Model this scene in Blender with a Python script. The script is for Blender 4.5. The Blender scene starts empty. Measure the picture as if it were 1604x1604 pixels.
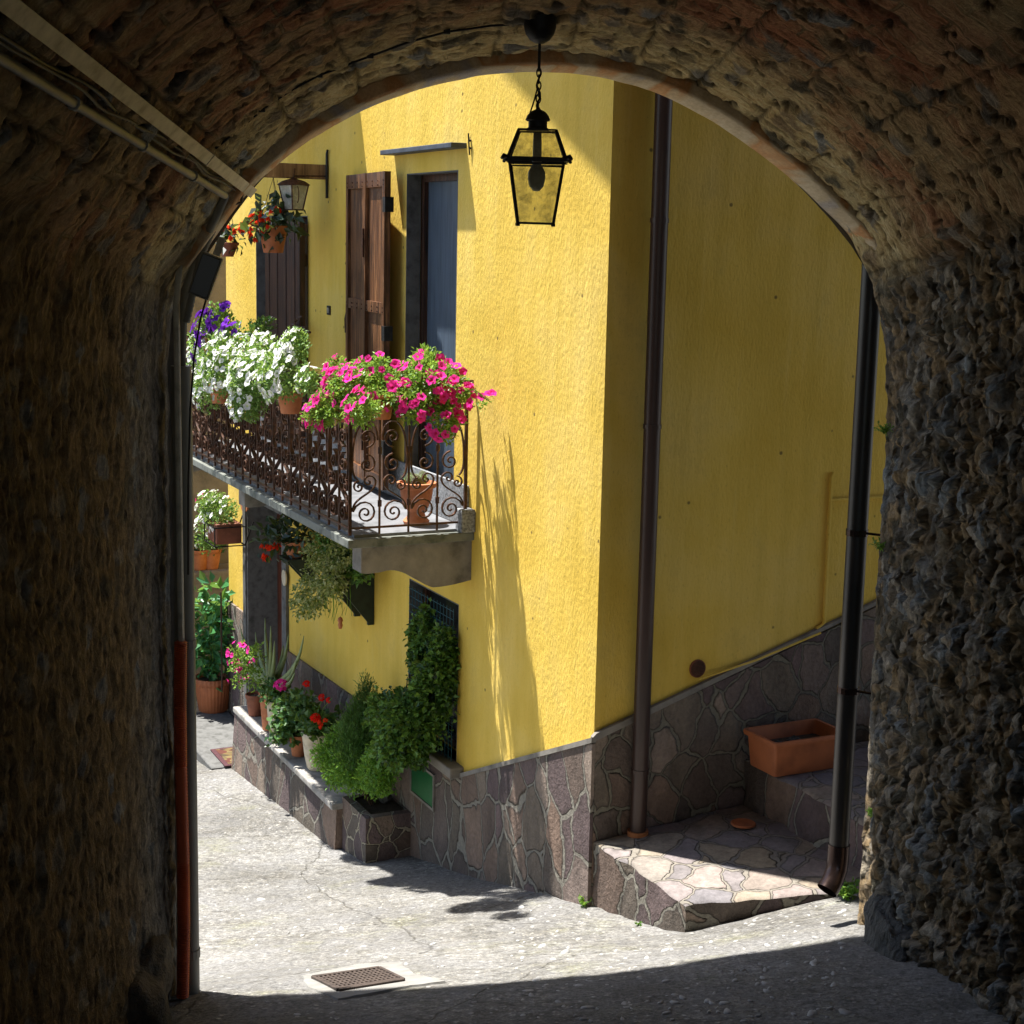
import bpy, math, random
import numpy as np
from math import sin, cos, pi, radians, atan, tan, sqrt, atan2
from mathutils import Vector, Matrix

# ---------------------------------------------------------------- camera
sc = bpy.context.scene
FPX = 2500.0
PITCH = atan(427 / FPX); ROLL = radians(1.2)
fwd = np.array([0, cos(PITCH), -sin(PITCH)])
_r0 = np.array([1.0, 0, 0]); _u0 = np.cross(_r0, fwd)
rgt = _r0 * cos(ROLL) + _u0 * sin(ROLL); upv = -_r0 * sin(ROLL) + _u0 * cos(ROLL)
cd = bpy.data.cameras.new("camera"); cam = bpy.data.objects.new("camera", cd)
sc.collection.objects.link(cam); sc.camera = cam
cd.sensor_fit = 'HORIZONTAL'; cd.sensor_width = 36; cd.lens = 36 * FPX / 1604
cd.clip_end = 500; cd.clip_start = 0.05
cam.matrix_world = Matrix(((rgt[0], upv[0], -fwd[0], 0), (rgt[1], upv[1], -fwd[1], 0), (rgt[2], upv[2], -fwd[2], 0), (0, 0, 0, 1)))

# ---------------------------------------------------------------- sky, sun, exposure
SUN_EL = radians(68.7)
TR = np.array([0.843, -0.538])                     # direction in which the light travels over the ground
w = bpy.data.worlds.new("World"); sc.world = w; w.use_nodes = True
nt = w.node_tree; bg = nt.nodes['Background']
sky = nt.nodes.new('ShaderNodeTexSky'); sky.sky_type = 'NISHITA'; sky.sun_disc = False
sky.sun_elevation = SUN_EL; sky.sun_rotation = atan2(-TR[0], -TR[1])
nt.links.new(sky.outputs[0], bg.inputs[0]); bg.inputs[1].default_value = 0.085
sd = bpy.data.lights.new("sun", 'SUN'); sd.energy = 5.0; sd.angle = radians(0.7); sd.color = (1.0, 0.96, 0.90)
so = bpy.data.objects.new("sun", sd); sc.collection.objects.link(so)
so.rotation_euler = Vector((TR[0] * cos(SUN_EL), TR[1] * cos(SUN_EL), -sin(SUN_EL))).to_track_quat('-Z', 'Y').to_euler()
so.location = (-6, 12, 14)
sc.view_settings.view_transform = 'Standard'; sc.view_settings.look = 'None'
sc.view_settings.exposure = 1.5; sc.view_settings.gamma = 1.0
sc.cycles.max_bounces = 10; sc.cycles.diffuse_bounces = 8; sc.cycles.use_denoising = True
sc.cycles.sample_clamp_indirect = 6

# ---------------------------------------------------------------- frames: where a line of sight meets a real plane
def ray(x, y):
    d = fwd + rgt * (x - 802) / FPX - upv * (y - 802) / FPX
    return d / np.linalg.norm(d)
def depth_scale(p): return FPX / float(np.dot(np.array(p, float), fwd))      # pixels per metre at p
ALONG = np.array([-0.43094611, 0.90237767, 0.0]); OUT = np.array([-0.90237767, -0.43094611, 0.0])
CORNER = ray(946, 640); CORNER = CORNER * 8.4 / CORNER[1]; CORNER[2] = 0
EX, EY = -ALONG, -OUT          # house frame: x along the front towards the passage, y into the house, z up (0 = eye level)
MH = Matrix(((EX[0], EY[0], 0, CORNER[0]), (EX[1], EY[1], 0, CORNER[1]), (0, 0, 1, 0), (0, 0, 0, 1)))
def h2w(p): return CORNER + EX * p[0] + EY * p[1] + np.array([0, 0, p[2]])
def w2h(p):
    q = np.array(p, float) - CORNER; return (float(q @ EX), float(q @ EY), float(p[2]))
def PF(px, py, o=0.0):         # on the plane o metres in front of the house front
    d = ray(px, py); t = np.dot(CORNER + OUT * o, OUT) / np.dot(d, OUT); return w2h(d * t)
def PG(px, py, x=0.0):         # on the plane x metres past the corner, parallel to the side wall
    d = ray(px, py); t = np.dot(CORNER + EX * x, EX) / np.dot(d, EX); return w2h(d * t)
AX = np.array([-0.11012324, 0.99391794, 0.0]); LX = np.array([0.99391794, 0.11012324, 0.0])
MP = Matrix(((LX[0], AX[0], 0, 0), (LX[1], AX[1], 0, 0), (0, 0, 1, 0), (0, 0, 0, 1)))   # passage frame: u across, D along, z
DA = 6.5
def PA(px, py, D=DA):
    d = ray(px, py); t = D / np.dot(d, AX); p = d * t; return (float(p @ LX), D, float(p[2]))

# ---------------------------------------------------------------- ground heights
_gp = []
def gH(s, o, z): p = h2w((-s, -o, z)); _gp.append((p[0], p[1], z))
for t in [(0.17, 0, -3.69), (1.4, 0, -4.03), (2.7, 0, -4.34), (3.0, .47, -4.39), (2.7, .36, -4.345), (4.3, .47, -4.49), (5.6, .47, -4.60), (7.4, .5, -4.80), (9, 1, -4.92), (15, 1, -5.4), (30, 2, -6.2),
          (-.95, 0, -3.42), (-1.11, -.72, -3.27), (-.4, 0.05, -3.57), (-1.5, -1.6, -3.1), (-1.5, -3, -3.0), (3, 2.5, -4.30), (6, 3, -4.75), (10, 5, -5.1), (3, 8, -4.4), (12, 12, -5.6), (0, 2.4, -3.62), (4, -3, -4.4), (9, -4, -5), (0, -4, -3.4)]: gH(*t)
for u, D, z in [(-.6, 6.5, -3.2), (2.3, 6.5, -2.98), (-.6, 3, -2.35), (2.3, 3, -2.25), (.5, 0, -1.6), (.5, -3, -1.1), (.5, -8, -.8), (-5, 6, -3.6), (6, 6, -2.8), (-20, 0, -3.6), (20, 0, -3), (-20, 30, -6), (20, 30, -5), (0, -20, -1), (-20, -20, -2), (20, -20, -2)]:
    p = LX * u + AX * D; _gp.append((p[0], p[1], z))
_gp = np.array(_gp); _n = len(_gp)
_A = np.zeros((_n + 3, _n + 3)); _d = np.sqrt(((_gp[:, None, :2] - _gp[None, :, :2]) ** 2).sum(-1) + 0.02)
_A[:_n, :_n] = _d; _A[:_n, _n] = 1; _A[_n, :_n] = 1; _A[:_n, _n + 1:] = _gp[:, :2]; _A[_n + 1:, :_n] = _gp[:, :2].T
_w = np.linalg.solve(_A, np.concatenate([_gp[:, 2], [0, 0, 0]]))
def gz(x, y):
    x = np.asarray(x, float); y = np.asarray(y, float)
    r = np.zeros_like(x) + _w[_n] + _w[_n + 1] * x + _w[_n + 2] * y
    for i in range(_n): r = r + _w[i] * np.sqrt((x - _gp[i, 0]) ** 2 + (y - _gp[i, 1]) ** 2 + 0.02)
    return r
def GR(px, py):                # line of sight onto the street, world
    d = ray(px, py); t = 4.0
    for _ in range(60):
        p = d * t; e = p[2] - float(gz(p[0], p[1])); t += e / (abs(d[2]) + .15) * .8
    return d * t
def gzh(x, y): p = h2w((x, y, 0)); return float(gz(p[0], p[1]))

# ---------------------------------------------------------------- numpy noise
def _hash(i, j, k=0):
    n = (i * 374761393 + j * 668265263 + k * 974634777) & 0xffffffff
    n = ((n ^ (n >> 13)) * 1274126177) & 0xffffffff
    return ((n ^ (n >> 16)) & 0xffffff) / float(0xffffff)
def vnoise(x, y, k=0):
    xi = np.floor(x).astype(np.int64); yi = np.floor(y).astype(np.int64); fx = x - xi; fy = y - yi
    fx = fx * fx * (3 - 2 * fx); fy = fy * fy * (3 - 2 * fy)
    a = _hash(xi, yi, k); b = _hash(xi + 1, yi, k); c = _hash(xi, yi + 1, k); d = _hash(xi + 1, yi + 1, k)
    return (a * (1 - fx) + b * fx) * (1 - fy) + (c * (1 - fx) + d * fx) * fy - 0.5
def fbm(x, y, o=4, k=0):
    r = 0; a = 1.0
    for i in range(o): r = r + a * vnoise(x, y, k + i * 7); x = x * 2.03 + 11.3; y = y * 2.03 + 5.7; a *= .5
    return r
def worley(x, y, k=0, jit=.9):
    xi = np.floor(x).astype(np.int64); yi = np.floor(y).astype(np.int64)
    f1 = np.full(x.shape, 9.0); f2 = np.full(x.shape, 9.0); cid = np.zeros(x.shape)
    for di in (-1, 0, 1):
        for dj in (-1, 0, 1):
            a = xi + di; b = yi + dj
            cx = a + .5 + jit * (_hash(a, b, k) - .5); cy = b + .5 + jit * (_hash(a, b, k + 1) - .5)
            d = np.hypot(x - cx, y - cy); c = _hash(a, b, k + 2)
            m = d < f1; f2 = np.where(m, f1, np.minimum(f2, d)); cid = np.where(m, c, cid); f1 = np.where(m, d, f1)
    return f1, f2, cid
def sstep(a, b, x): t = np.clip((x - a) / (b - a), 0, 1); return t * t * (3 - 2 * t)

# ---------------------------------------------------------------- materials
class N:
    def __init__(s, name):
        s.m = bpy.data.materials.new(name); s.m.use_nodes = True; s.t = s.m.node_tree; s.t.nodes.clear()
        s.out = s.t.nodes.new('ShaderNodeOutputMaterial')
    def n(s, typ, ins=None, **kw):
        nd = s.t.nodes.new('ShaderNode' + typ)
        for k, v in kw.items(): setattr(nd, k, v)
        for k, v in (ins or {}).items():
            if isinstance(v, bpy.types.NodeSocket): s.t.links.new(v, nd.inputs[k])
            else: nd.inputs[k].default_value = v
        return nd
    def co(s, kind='Object', scale=(1, 1, 1)):
        c = s.n('TexCoord').outputs[kind]
        return s.n('Mapping', {'Vector': c, 'Scale': scale}).outputs[0]
    def noise(s, v, sc_, det=5, rough=.55, dist=0): return s.n('TexNoise', {'Vector': v, 'Scale': sc_, 'Detail': det, 'Roughness': rough, 'Distortion': dist}).outputs[0]
    def ramp(s, f, stops, interp='LINEAR'):
        r = s.n('ValToRGB', {'Fac': f}); e = r.color_ramp; e.interpolation = interp
        while len(e.elements) < len(stops): e.elements.new(.5)
        for el, (p, c) in zip(e.elements, stops): el.position = p; el.color = (c[0], c[1], c[2], 1) if isinstance(c, tuple) else (c, c, c, 1)
        return r.outputs[0]
    def mix(s, f, a, b, bt='MIX'):
        m = s.n('Mix', data_type='RGBA', blend_type=bt)
        for i, v in ((0, f), (6, a), (7, b)):
            if isinstance(v, bpy.types.NodeSocket): s.t.links.new(v, m.inputs[i])
            else: m.inputs[i].default_value = (v if i == 0 else (v[0], v[1], v[2], 1) if isinstance(v, tuple) else (v, v, v, 1))
        return m.outputs[2]
    def math(s, op, a, b=0.0, c=0.0, clamp=False):
        m = s.n('Math', operation=op); m.use_clamp = clamp
        for i, v in enumerate((a, b, c)):
            if isinstance(v, bpy.types.NodeSocket): s.t.links.new(v, m.inputs[i])
            else: m.inputs[i].default_value = v
        return m.outputs[0]
    def bump(s, h, dist=.01, st=1.0, nrm=None):
        d = {'Height': h, 'Distance': dist, 'Strength': st}
        if nrm is not None: d['Normal'] = nrm
        return s.n('Bump', d).outputs[0]
    def fin(s, col, rough=.8, nrm=None, metal=0.0, spec=.3, **kw):
        i = {'Base Color': col if isinstance(col, bpy.types.NodeSocket) else (col[0], col[1], col[2], 1), 'Roughness': rough, 'Metallic': metal, 'Specular IOR Level': spec}
        if nrm is not None: i['Normal'] = nrm
        i.update(kw)
        b = s.n('BsdfPrincipled', i); s.t.links.new(b.outputs[0], s.out.inputs[0]); return s.m

def m_plaster():
    n = N('yellow_plaster'); c = n.co()
    v = n.co(scale=(1, 1, .28))
    a = n.noise(n.co(scale=(1, 1, .42)), 95, 5, .62); b = n.noise(c, 210, 3, .6); big = n.noise(c, 1.3, 5, .6); streak = n.noise(n.co(scale=(1, 1, .12)), 7, 5, .6)
    vo = n.n('TexVoronoi', {'Vector': n.co(scale=(1, 1, .45)), 'Scale': 75.0, 'Randomness': 1.0}, feature='SMOOTH_F1').outputs[0]
    col = n.ramp(big, [(.3, (.67, .445, .065)), (.5, (.745, .52, .10)), (.7, (.80, .585, .16))])
    col = n.mix(n.ramp(streak, [(.42, .0), (.74, .5)]), col, (.56, .38, .055)); col = n.mix(n.ramp(n.noise(c, 2.6, 7, .7), [(.56, 0.0), (.72, .4)]), col, (.45, .31, .06)); col = n.mix(n.ramp(n.noise(n.co(scale=(1, 1, .07)), 16, 4, .6), [(.58, 0.0), (.75, .2)]), col, (.82, .66, .24))
    col = n.mix(n.ramp(a, [(.28, .55), (.42, 0.0)]), col, (.42, .28, .06))
    spots = n.n('TexVoronoi', {'Vector': c, 'Scale': 5.5, 'Randomness': 1.0}).outputs[0]
    col = n.mix(n.ramp(spots, [(.045, .85), (.075, 0.0)]), col, (.16, .11, .04))
    h = n.math('ADD', n.math('MULTIPLY', a, 1.0), n.math('MULTIPLY', vo, -.7)); h = n.math('ADD', h, n.math('MULTIPLY', b, .5)); h = n.math('ADD', h, n.math('MULTIPLY', n.noise(v, 30, 5, .6), 1.1))
    h = n.math('ADD', h, n.math('MULTIPLY', big, 2.0))
    return n.fin(col, .92, n.bump(h, .010, .42), spec=.15)
def m_crazy(name, sc_, stretch, cols, mortar, flat=False, rot=0):
    n = N(name); c = n.n('TexCoord').outputs['Object']
    wob = n.n('TexNoise', {'Vector': c, 'Scale': 4.5, 'Detail': 4.0}).outputs[1]
    c2 = n.n('Mapping', {'Vector': n.n('VectorMath', {0: c, 1: n.n('VectorMath', {0: wob, 'Scale': .17}, operation='SCALE').outputs[0]}, operation='ADD').outputs[0], 'Scale': stretch, 'Rotation': (0, rot, 0)}).outputs[0]
    dim = '3D'
    e = n.n('TexVoronoi', {'Vector': c2, 'Scale': sc_}, feature='DISTANCE_TO_EDGE').outputs[0]
    f = n.n('TexVoronoi', {'Vector': c2, 'Scale': sc_}, feature='F1').outputs[1]
    r = n.n('SeparateColor', {'Color': f}).outputs[0]
    fine = n.noise(c, 40, 6, .65); mid = n.noise(n.co(scale=(1, 1, .5)), 9, 5, .6)
    ed = n.math('ADD', e, n.math('MULTIPLY', n.math('SUBTRACT', mid, .5), .07))
    st = n.ramp(r, [(i / (len(cols) - 1), x) for i, x in enumerate(cols)])
    st = n.mix(.55, st, n.ramp(mid, [(.25, (.25, .25, .25)), (.75, (.85, .85, .85))]), 'OVERLAY')
    st = n.mix(.35, st, n.ramp(fine, [(.3, (.2, .2, .2)), (.7, (.8, .8, .8))]), 'OVERLAY')
    mo = n.mix(.5, mortar, n.ramp(fine, [(.3, (.3, .3, .3)), (.7, (.75, .75, .75))]), 'OVERLAY')
    k = n.ramp(ed, [(.026, 0.0), (.038, 1.0)])
    h = n.math('ADD', n.math('MULTIPLY', k, .55), n.math('MULTIPLY', n.math('ADD', fine, n.math('MULTIPLY', mid, 1.5)), .5 if not flat else .2))
    h = n.math('ADD', h, n.math('MULTIPLY', n.math('MULTIPLY', r, k), .4))
    dark_edge = n.ramp(ed, [(.022, .0), (.036, .75), (.065, 0.0)]); return n.fin(n.mix(dark_edge, n.mix(k, mo, st), (.05, .042, .034)), .78, n.bump(h, .024, 1.0), spec=.35)  # stone rims darker beside the joints
def m_street():
    n = N('street_concrete'); c = n.co()
    big = n.noise(c, .9, 6, .6); mid = n.noise(c, 6, 6, .65); fine = n.noise(c, 90, 4, .7)
    v = n.n('TexVoronoi', {'Vector': c, 'Scale': 55.0}); vc = n.n('SeparateColor', {'Color': v.outputs[1]}).outputs[0]
    v2 = n.n('TexVoronoi', {'Vector': c, 'Scale': 19.0}); v2c = n.n('SeparateColor', {'Color': v2.outputs[1]}).outputs[0]
    col = n.ramp(big, [(.30, (.105, .102, .097)), (.47, (.160, .157, .152)), (.6, (.195, .192, .187)), (.72, (.235, .23, .222))])
    col = n.mix(n.ramp(mid, [(.4, 0.0), (.75, .55)]), col, (.14, .13, .105))
    peb = n.math('MULTIPLY', n.ramp(v.outputs[0], [(.2, 1.0), (.45, 0.0)]), n.ramp(vc, [(.45, 0.0), (.6, 1.0)]))
    expo = n.ramp(n.noise(c, 1.6, 4, .6), [(.40, 0.0), (.56, 1.0)])
    col = n.mix(n.math('MULTIPLY', n.math('MULTIPLY', peb, .6), expo), col, n.ramp(vc, [(.5, (.09, .085, .075)), (.75, (.28, .25, .20)), (.95, (.42, .41, .38))]))
    p2 = n.math('MULTIPLY', n.ramp(v2.outputs[0], [(.16, 1.0), (.28, 0.0)]), n.ramp(v2c, [(.72, 0.0), (.76, 1.0)]))
    col = n.mix(n.math('MULTIPLY', p2, .7), col, n.ramp(v2c, [(.72, (.18, .17, .15)), (.86, (.5, .48, .44)), (1, (.3, .29, .3))]))
    moss = n.math('MULTIPLY', n.ramp(n.noise(c, 2.2, 5, .65), [(.56, 0.0), (.68, 1.0)]), n.ramp(fine, [(.4, 0.0), (.6, .5)]))
    col = n.mix(moss, col, (.16, .16, .07))
    crk = n.n('TexVoronoi', {'Vector': n.n('VectorMath', {0: c, 1: n.n('VectorMath', {0: n.n('TexNoise', {'Vector': c, 'Scale': 4.0, 'Detail': 6.0}).outputs[1], 'Scale': .14}, operation='SCALE').outputs[0]}, operation='ADD').outputs[0], 'Scale': .42}, feature='DISTANCE_TO_EDGE').outputs[0]
    ck = n.ramp(crk, [(.001, 1.0), (.0035, 0.0)])
    col = n.mix(n.math('MULTIPLY', ck, .5), col, (.05, .045, .035))
    gr = n.noise(c, 38, 5, .75); gr2 = n.noise(c, 14, 5, .7)
    col = n.mix(.75, col, n.ramp(gr, [(.33, (.18, .18, .18)), (.5, (.5, .5, .5)), (.68, (.85, .85, .85))]), 'OVERLAY')
    col = n.mix(n.math('MULTIPLY', expo, .6), col, n.mix(1.0, col, n.ramp(gr2, [(.35, (.2, .19, .17)), (.65, (.8, .8, .78))]), 'OVERLAY'))
    col = n.mix(.4, col, n.ramp(fine, [(.3, (.2, .2, .2)), (.7, (.85, .85, .85))]), 'OVERLAY')
    h = n.math('ADD', n.math('MULTIPLY', fine, .6), n.math('MULTIPLY', peb, .5)); h = n.math('ADD', h, n.math('MULTIPLY', gr, 1.2)); h = n.math('ADD', h, n.math('MULTIPLY', p2, 1.0)); h = n.math('SUBTRACT', h, n.math('MULTIPLY', ck, 1.2)); h = n.math('ADD', h, n.math('MULTIPLY', mid, 1.6))
    return n.fin(col, .85, n.bump(h, .008, .8), spec=.25)
def m_rubble():
    n = N('vault_masonry'); uv = n.n('UVMap').outputs[0]
    st = n.n('Attribute', attribute_name='stone').outputs[2]; rn = n.n('Attribute', attribute_name='rnd').outputs[2]; zone = n.n('Attribute', attribute_name='zone').outputs[2]; lime_skylight = n.n('Attribute', attribute_name='lime_skylight').outputs[2]
    c = n.co()
    a = n.noise(uv, 9, 8, .68); f = n.noise(uv, 60, 6, .7); big = n.noise(uv, 1.4, 5, .6)
    brick = n.ramp(a, [(.32, (.06, .035, .016)), (.42, (.40, .23, .11)), (.54, (.60, .37, .18)), (.70, (.78, .56, .30))])
    ochre = n.ramp(a, [(.28, (.16, .10, .04)), (.40, (.66, .47, .20)), (.60, (.88, .71, .37))])
    bt = n.n('TexBrick', {'Vector': n.n('VectorMath', {0: uv, 1: n.n('VectorMath', {0: n.n('TexNoise', {'Vector': uv, 'Scale': 5.0, 'Detail': 3.0}).outputs[1], 'Scale': .05}, operation='SCALE').outputs[0]}, operation='ADD').outputs[0], 'Scale': 1.0, 'Brick Width': .24, 'Row Height': .115, 'Mortar Size': .007, 'Mortar Smooth': .4, 'Bias': 0.0, 'Color1': (0, 0, 0, 1), 'Color2': (1, 1, 1, 1), 'Mortar': (.5, .5, .5, 1)})
    bsel = n.ramp(n.noise(uv, 1.9, 4, .6), [(.42, 0.0), (.52, 1.0)])
    bc = n.ramp(n.math('ADD', n.math('MULTIPLY', bt.outputs[0], .6), n.math('MULTIPLY', a, .4)), [(.2, (.26, .075, .035)), (.45, (.50, .19, .09)), (.7, (.58, .32, .17))])
    bc = n.mix(n.math('MULTIPLY', bt.outputs[1], .8), bc, (.20, .15, .08))
    brick = n.mix(n.math('MULTIPLY', bsel, .85), brick, bc); mort = n.math('MULTIPLY', n.math('MULTIPLY', bt.outputs[1], bsel), n.math('SUBTRACT', 1.0, zone))
    pit = n.n('Attribute', attribute_name='pit').outputs[2]
    plaster = n.mix(lime_skylight, brick, ochre)
    plaster = n.mix(n.ramp(big, [(.42, 0.0), (.62, .75)]), plaster, n.mix(.5, ochre, (.17, .13, .07)))
    aw = n.noise(n.n('Mapping', {'Vector': uv, 'Scale': (.45, 2.2, 1)}).outputs[0], 14, 8, .7)
    wallc = n.ramp(aw, [(.30, (.035, .022, .010)), (.48, (.20, .125, .05)), (.70, (.46, .31, .15))])
    wallc = n.mix(n.math('MULTIPLY', lime_skylight, .55), wallc, n.ramp(aw, [(.32, (.05, .055, .05)), (.5, (.20, .21, .20)), (.7, (.36, .38, .38))]))  # walls turn blue-grey near the arch end: sky light painted into the colour
    base = n.mix(zone, plaster, wallc)
    stone = n.ramp(rn, [(0, (.05, .05, .035)), (.25, (.14, .12, .08)), (.42, (.36, .25, .13)), (.55, (.10, .095, .085)), (.68, (.40, .34, .25)), (.8, (.16, .17, .17)), (1, (.34, .36, .35))])
    stone = n.mix(.7, stone, n.ramp(aw, [(.3, (.15, .15, .15)), (.7, (.9, .9, .9))]), 'OVERLAY')
    col = n.mix(st, base, stone); col = n.mix(n.math('MULTIPLY', pit, .85), col, (.03, .022, .012))
    col = n.mix(.55, col, n.ramp(f, [(.3, (.2, .2, .2)), (.7, (.8, .8, .8))]), 'OVERLAY')
    h = n.math('ADD', n.math('ADD', n.math('SUBTRACT', n.math('MULTIPLY', a, 1.2), n.math('MULTIPLY', mort, .5)), n.math('MULTIPLY', aw, 1.2)), n.math('MULTIPLY', f, .8))
    return n.fin(col, .9, n.bump(h, .024, 1.0), spec=.2)
def m_ring():
    n = N('painted_arch_ring'); uv = n.n('UVMap').outputs[0]
    a = n.noise(n.n('Mapping', {'Vector': uv, 'Scale': (1, .5, 1)}).outputs[0], 4.2, 3, .5, .6); f = n.noise(uv, 70, 5, .65)
    col = n.ramp(a, [(.34, (.33, .31, .31)), (.44, (.48, .38, .24)), (.5, (.56, .46, .31)), (.55, (.50, .36, .21)), (.58, (.50, .25, .10)), (.66, (.56, .37, .20))])
    col = n.mix(.3, col, n.ramp(f, [(.3, (.2, .2, .2)), (.7, (.8, .8, .8))]), 'OVERLAY')
    return n.fin(col, .85, n.bump(f, .006, .8), spec=.2)
def m_simple(name, col, rough=.6, metal=0.0, var=.25, nsc=12, bump=.002, spec=.4, stretch=(1, 1, 1), dark=None, bsc=None):
    n = N(name); c = n.co(scale=stretch); a = n.noise(c, nsc, 6, .6); f = n.noise(c, bsc or nsc * 6, 4, .6)
    d = dark or tuple(x * .55 for x in col); l = tuple(min(.95, x * (1 + var)) for x in col)
    cc = n.ramp(a, [(.3, d), (.5, col), (.72, l)])
    return n.fin(cc, rough, n.bump(n.math('ADD', a, n.math('MULTIPLY', f, .5)), bump, .7), metal, spec)
def m_wood(name, dark, mid, light, rough=.5):
    n = N(name); c = n.co(scale=(1, 1, .06)); a = n.noise(c, 45, 7, .65, .4); b = n.noise(n.co(), 3, 4, .6)
    col = n.ramp(a, [(.32, dark), (.5, mid), (.68, light)])
    col = n.mix(n.ramp(b, [(.35, .6), (.6, 0.0)]), col, dark)
    return n.fin(col, rough, n.bump(a, .006, .8), spec=.45)
def m_leaf(name, c0, c1, c2, tr=.35):
    n = N(name); g = n.n('NewGeometry').outputs['Random Per Island']
    col = n.ramp(g, [(0, c0), (.5, c1), (1, c2)])
    d = n.n('BsdfPrincipled', {'Base Color': col, 'Roughness': .42, 'Specular IOR Level': .45})
    t = n.n('BsdfTranslucent', {'Color': n.mix(.5, col, (.45, .6, .08), 'MIX')})
    mx = n.n('MixShader', {0: tr, 1: d.outputs[0], 2: t.outputs[0]}); n.t.links.new(mx.outputs[0], n.out.inputs[0]); return n.m
def m_petal(name, c, throat):
    n = N(name); o = n.n('ObjectInfo').outputs['Random']; g = n.n('NewGeometry').outputs['Random Per Island']
    r = n.n('VectorMath', {0: n.n('TexCoord').outputs['Object']}, operation='LENGTH').outputs[1]
    col = n.ramp(n.math('FRACT', n.math('ADD', o, g)), [(0, tuple(x * .75 for x in c)), (1, tuple(min(.95, x * 1.12) for x in c))])
    at = n.n('Attribute', attribute_name='rad').outputs[2]
    col = n.mix(n.ramp(at, [(.18, 1.0), (.42, 0.0)]), col, throat)
    d = n.n('BsdfDiffuse', {'Color': col}); t = n.n('BsdfTranslucent', {'Color': col})
    mx = n.n('MixShader', {0: .35, 1: d.outputs[0], 2: t.outputs[0]}); n.t.links.new(mx.outputs[0], n.out.inputs[0]); return n.m
def m_glass(name, tint, fac=.25, rough=.08, dirt=(.3, .25, .12)):
    n = N(name); c = n.co(); a = n.noise(c, 22, 6, .7)
    tr = n.n('BsdfTransparent', {'Color': (*tint, 1)}); d = n.n('BsdfDiffuse', {'Color': (*dirt, 1)}); g = n.n('BsdfGlossy', {'Roughness': rough})
    k = n.math('ADD', n.ramp(a, [(.45, 0.0), (.75, .55)]), fac, clamp=True)
    m1 = n.n('MixShader', {0: k, 1: tr.outputs[0], 2: d.outputs[0]}); m2 = n.n('MixShader', {0: .07, 1: m1.outputs[0], 2: g.outputs[0]})
    n.t.links.new(m2.outputs[0], n.out.inputs[0]); return n.m

M = {}
M['plaster'] = m_plaster()
SC = [(.065, .048, .048), (.14, .10, .095), (.095, .08, .062), (.19, .15, .115), (.075, .062, .055), (.17, .115, .085), (.24, .19, .15), (.10, .07, .072)]
M['clad'] = m_crazy('crazy_stone_cladding', 4.3, (1, .35, .6), SC, (.21, .195, .16), rot=.25)
M['clad_side'] = m_crazy('crazy_stone_side', 5.0, (.35, 1, .8), SC, (.16, .15, .115), rot=.5)
M['paving'] = m_crazy('crazy_paving', 4.6, (1, 1, .35), [(.13, .12, .12), (.19, .165, .16), (.16, .135, .135), (.27, .22, .15), (.14, .135, .145), (.24, .19, .165)], (.19, .17, .14), True)
M['street'] = m_street(); M['rubble'] = m_rubble(); M['ring'] = m_ring()
M['cement'] = m_simple('grey_cement', (.22, .205, .18), .9, nsc=7, bump=.004, spec=.2, dark=(.12, .11, .095))
M['slab'] = m_simple('balcony_slab_stone', (.15, .16, .14), .75, nsc=9, bump=.004, dark=(.06, .075, .06))
M['floor'] = m_simple('balcony_floor_tiles', (.15, .155, .165), .6, nsc=6, bump=.002, dark=(.09, .095, .10))
M['jamb'] = m_simple('grey_stone_jamb', (.115, .115, .11), .85, nsc=14, bump=.003, dark=(.06, .06, .055))
M['speck'] = m_simple('speckled_stone', (.22, .23, .24), .8, nsc=60, bump=.003, dark=(.05, .055, .06), var=.6)
M['ledgecem'] = m_simple('ledge_cement', (.30, .285, .26), .9, nsc=10, bump=.003, dark=(.16, .15, .13))
M['whitecem'] = m_simple('white_cement', (.215, .21, .195), .9, nsc=10, bump=.003, dark=(.16, .155, .14))
M['brownwood'] = m_wood('brown_shutter_wood', (.02, .009, .005), (.12, .050, .020), (.36, .17, .07), .35)
M['darkwood'] = m_wood('dark_door_wood', (.012, .006, .004), (.05, .02, .010), (.10, .045, .02), .5)
M['beam'] = m_wood('pale_beam_wood', (.12, .065, .025), (.30, .17, .07), (.42, .26, .12), .7)
M['greenwood'] = m_simple('dark_green_wood', (.018, .03, .02), .6, nsc=15)
M['doorred'] = m_wood('red_brown_door', (.03, .008, .004), (.11, .028, .012), (.16, .05, .02), .5)
M['slate'] = m_simple('slate_blue_slab', (.055, .065, .085), .6, nsc=12)
M['iron'] = m_simple('rusty_brown_iron', (.06, .026, .014), .45, .3, nsc=25, var=1.6, dark=(.015, .008, .005), bump=.003, spec=.5)
M['black'] = m_simple('black_iron', (.012, .012, .012), .5, .2, nsc=30, var=1.2, bump=.003)
M['pipe'] = m_simple('brown_painted_pipe', (.05, .028, .022), .38, .1, nsc=6, var=.35, bump=.001, spec=.5, stretch=(1, 1, .2))
M['darkpipe'] = m_simple('dark_grey_pipe', (.022, .019, .017), .35, .1, nsc=6, bump=.001, spec=.55, stretch=(1, 1, .2))
M['copper'] = m_simple('dark_metal_elbow', (.055, .036, .032), .25, .8, nsc=8, bump=.001)
M['collar'] = m_simple('orange_collar', (.40, .15, .05), .6, nsc=9)
M['greypipe'] = m_simple('grey_plastic_conduit', (.20, .19, .155), .5, nsc=5, bump=.001, stretch=(1, 1, .2))
M['trunk'] = m_simple('cream_cable_duct', (.52, .47, .36), .55, nsc=14, bump=.001, dark=(.3, .26, .18))
M['orange'] = m_simple('orange_corrugated_hose', (.50, .085, .02), .5, nsc=5, bump=.001)
M['cable'] = m_simple('black_cable', (.012, .010, .008), .6)
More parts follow.
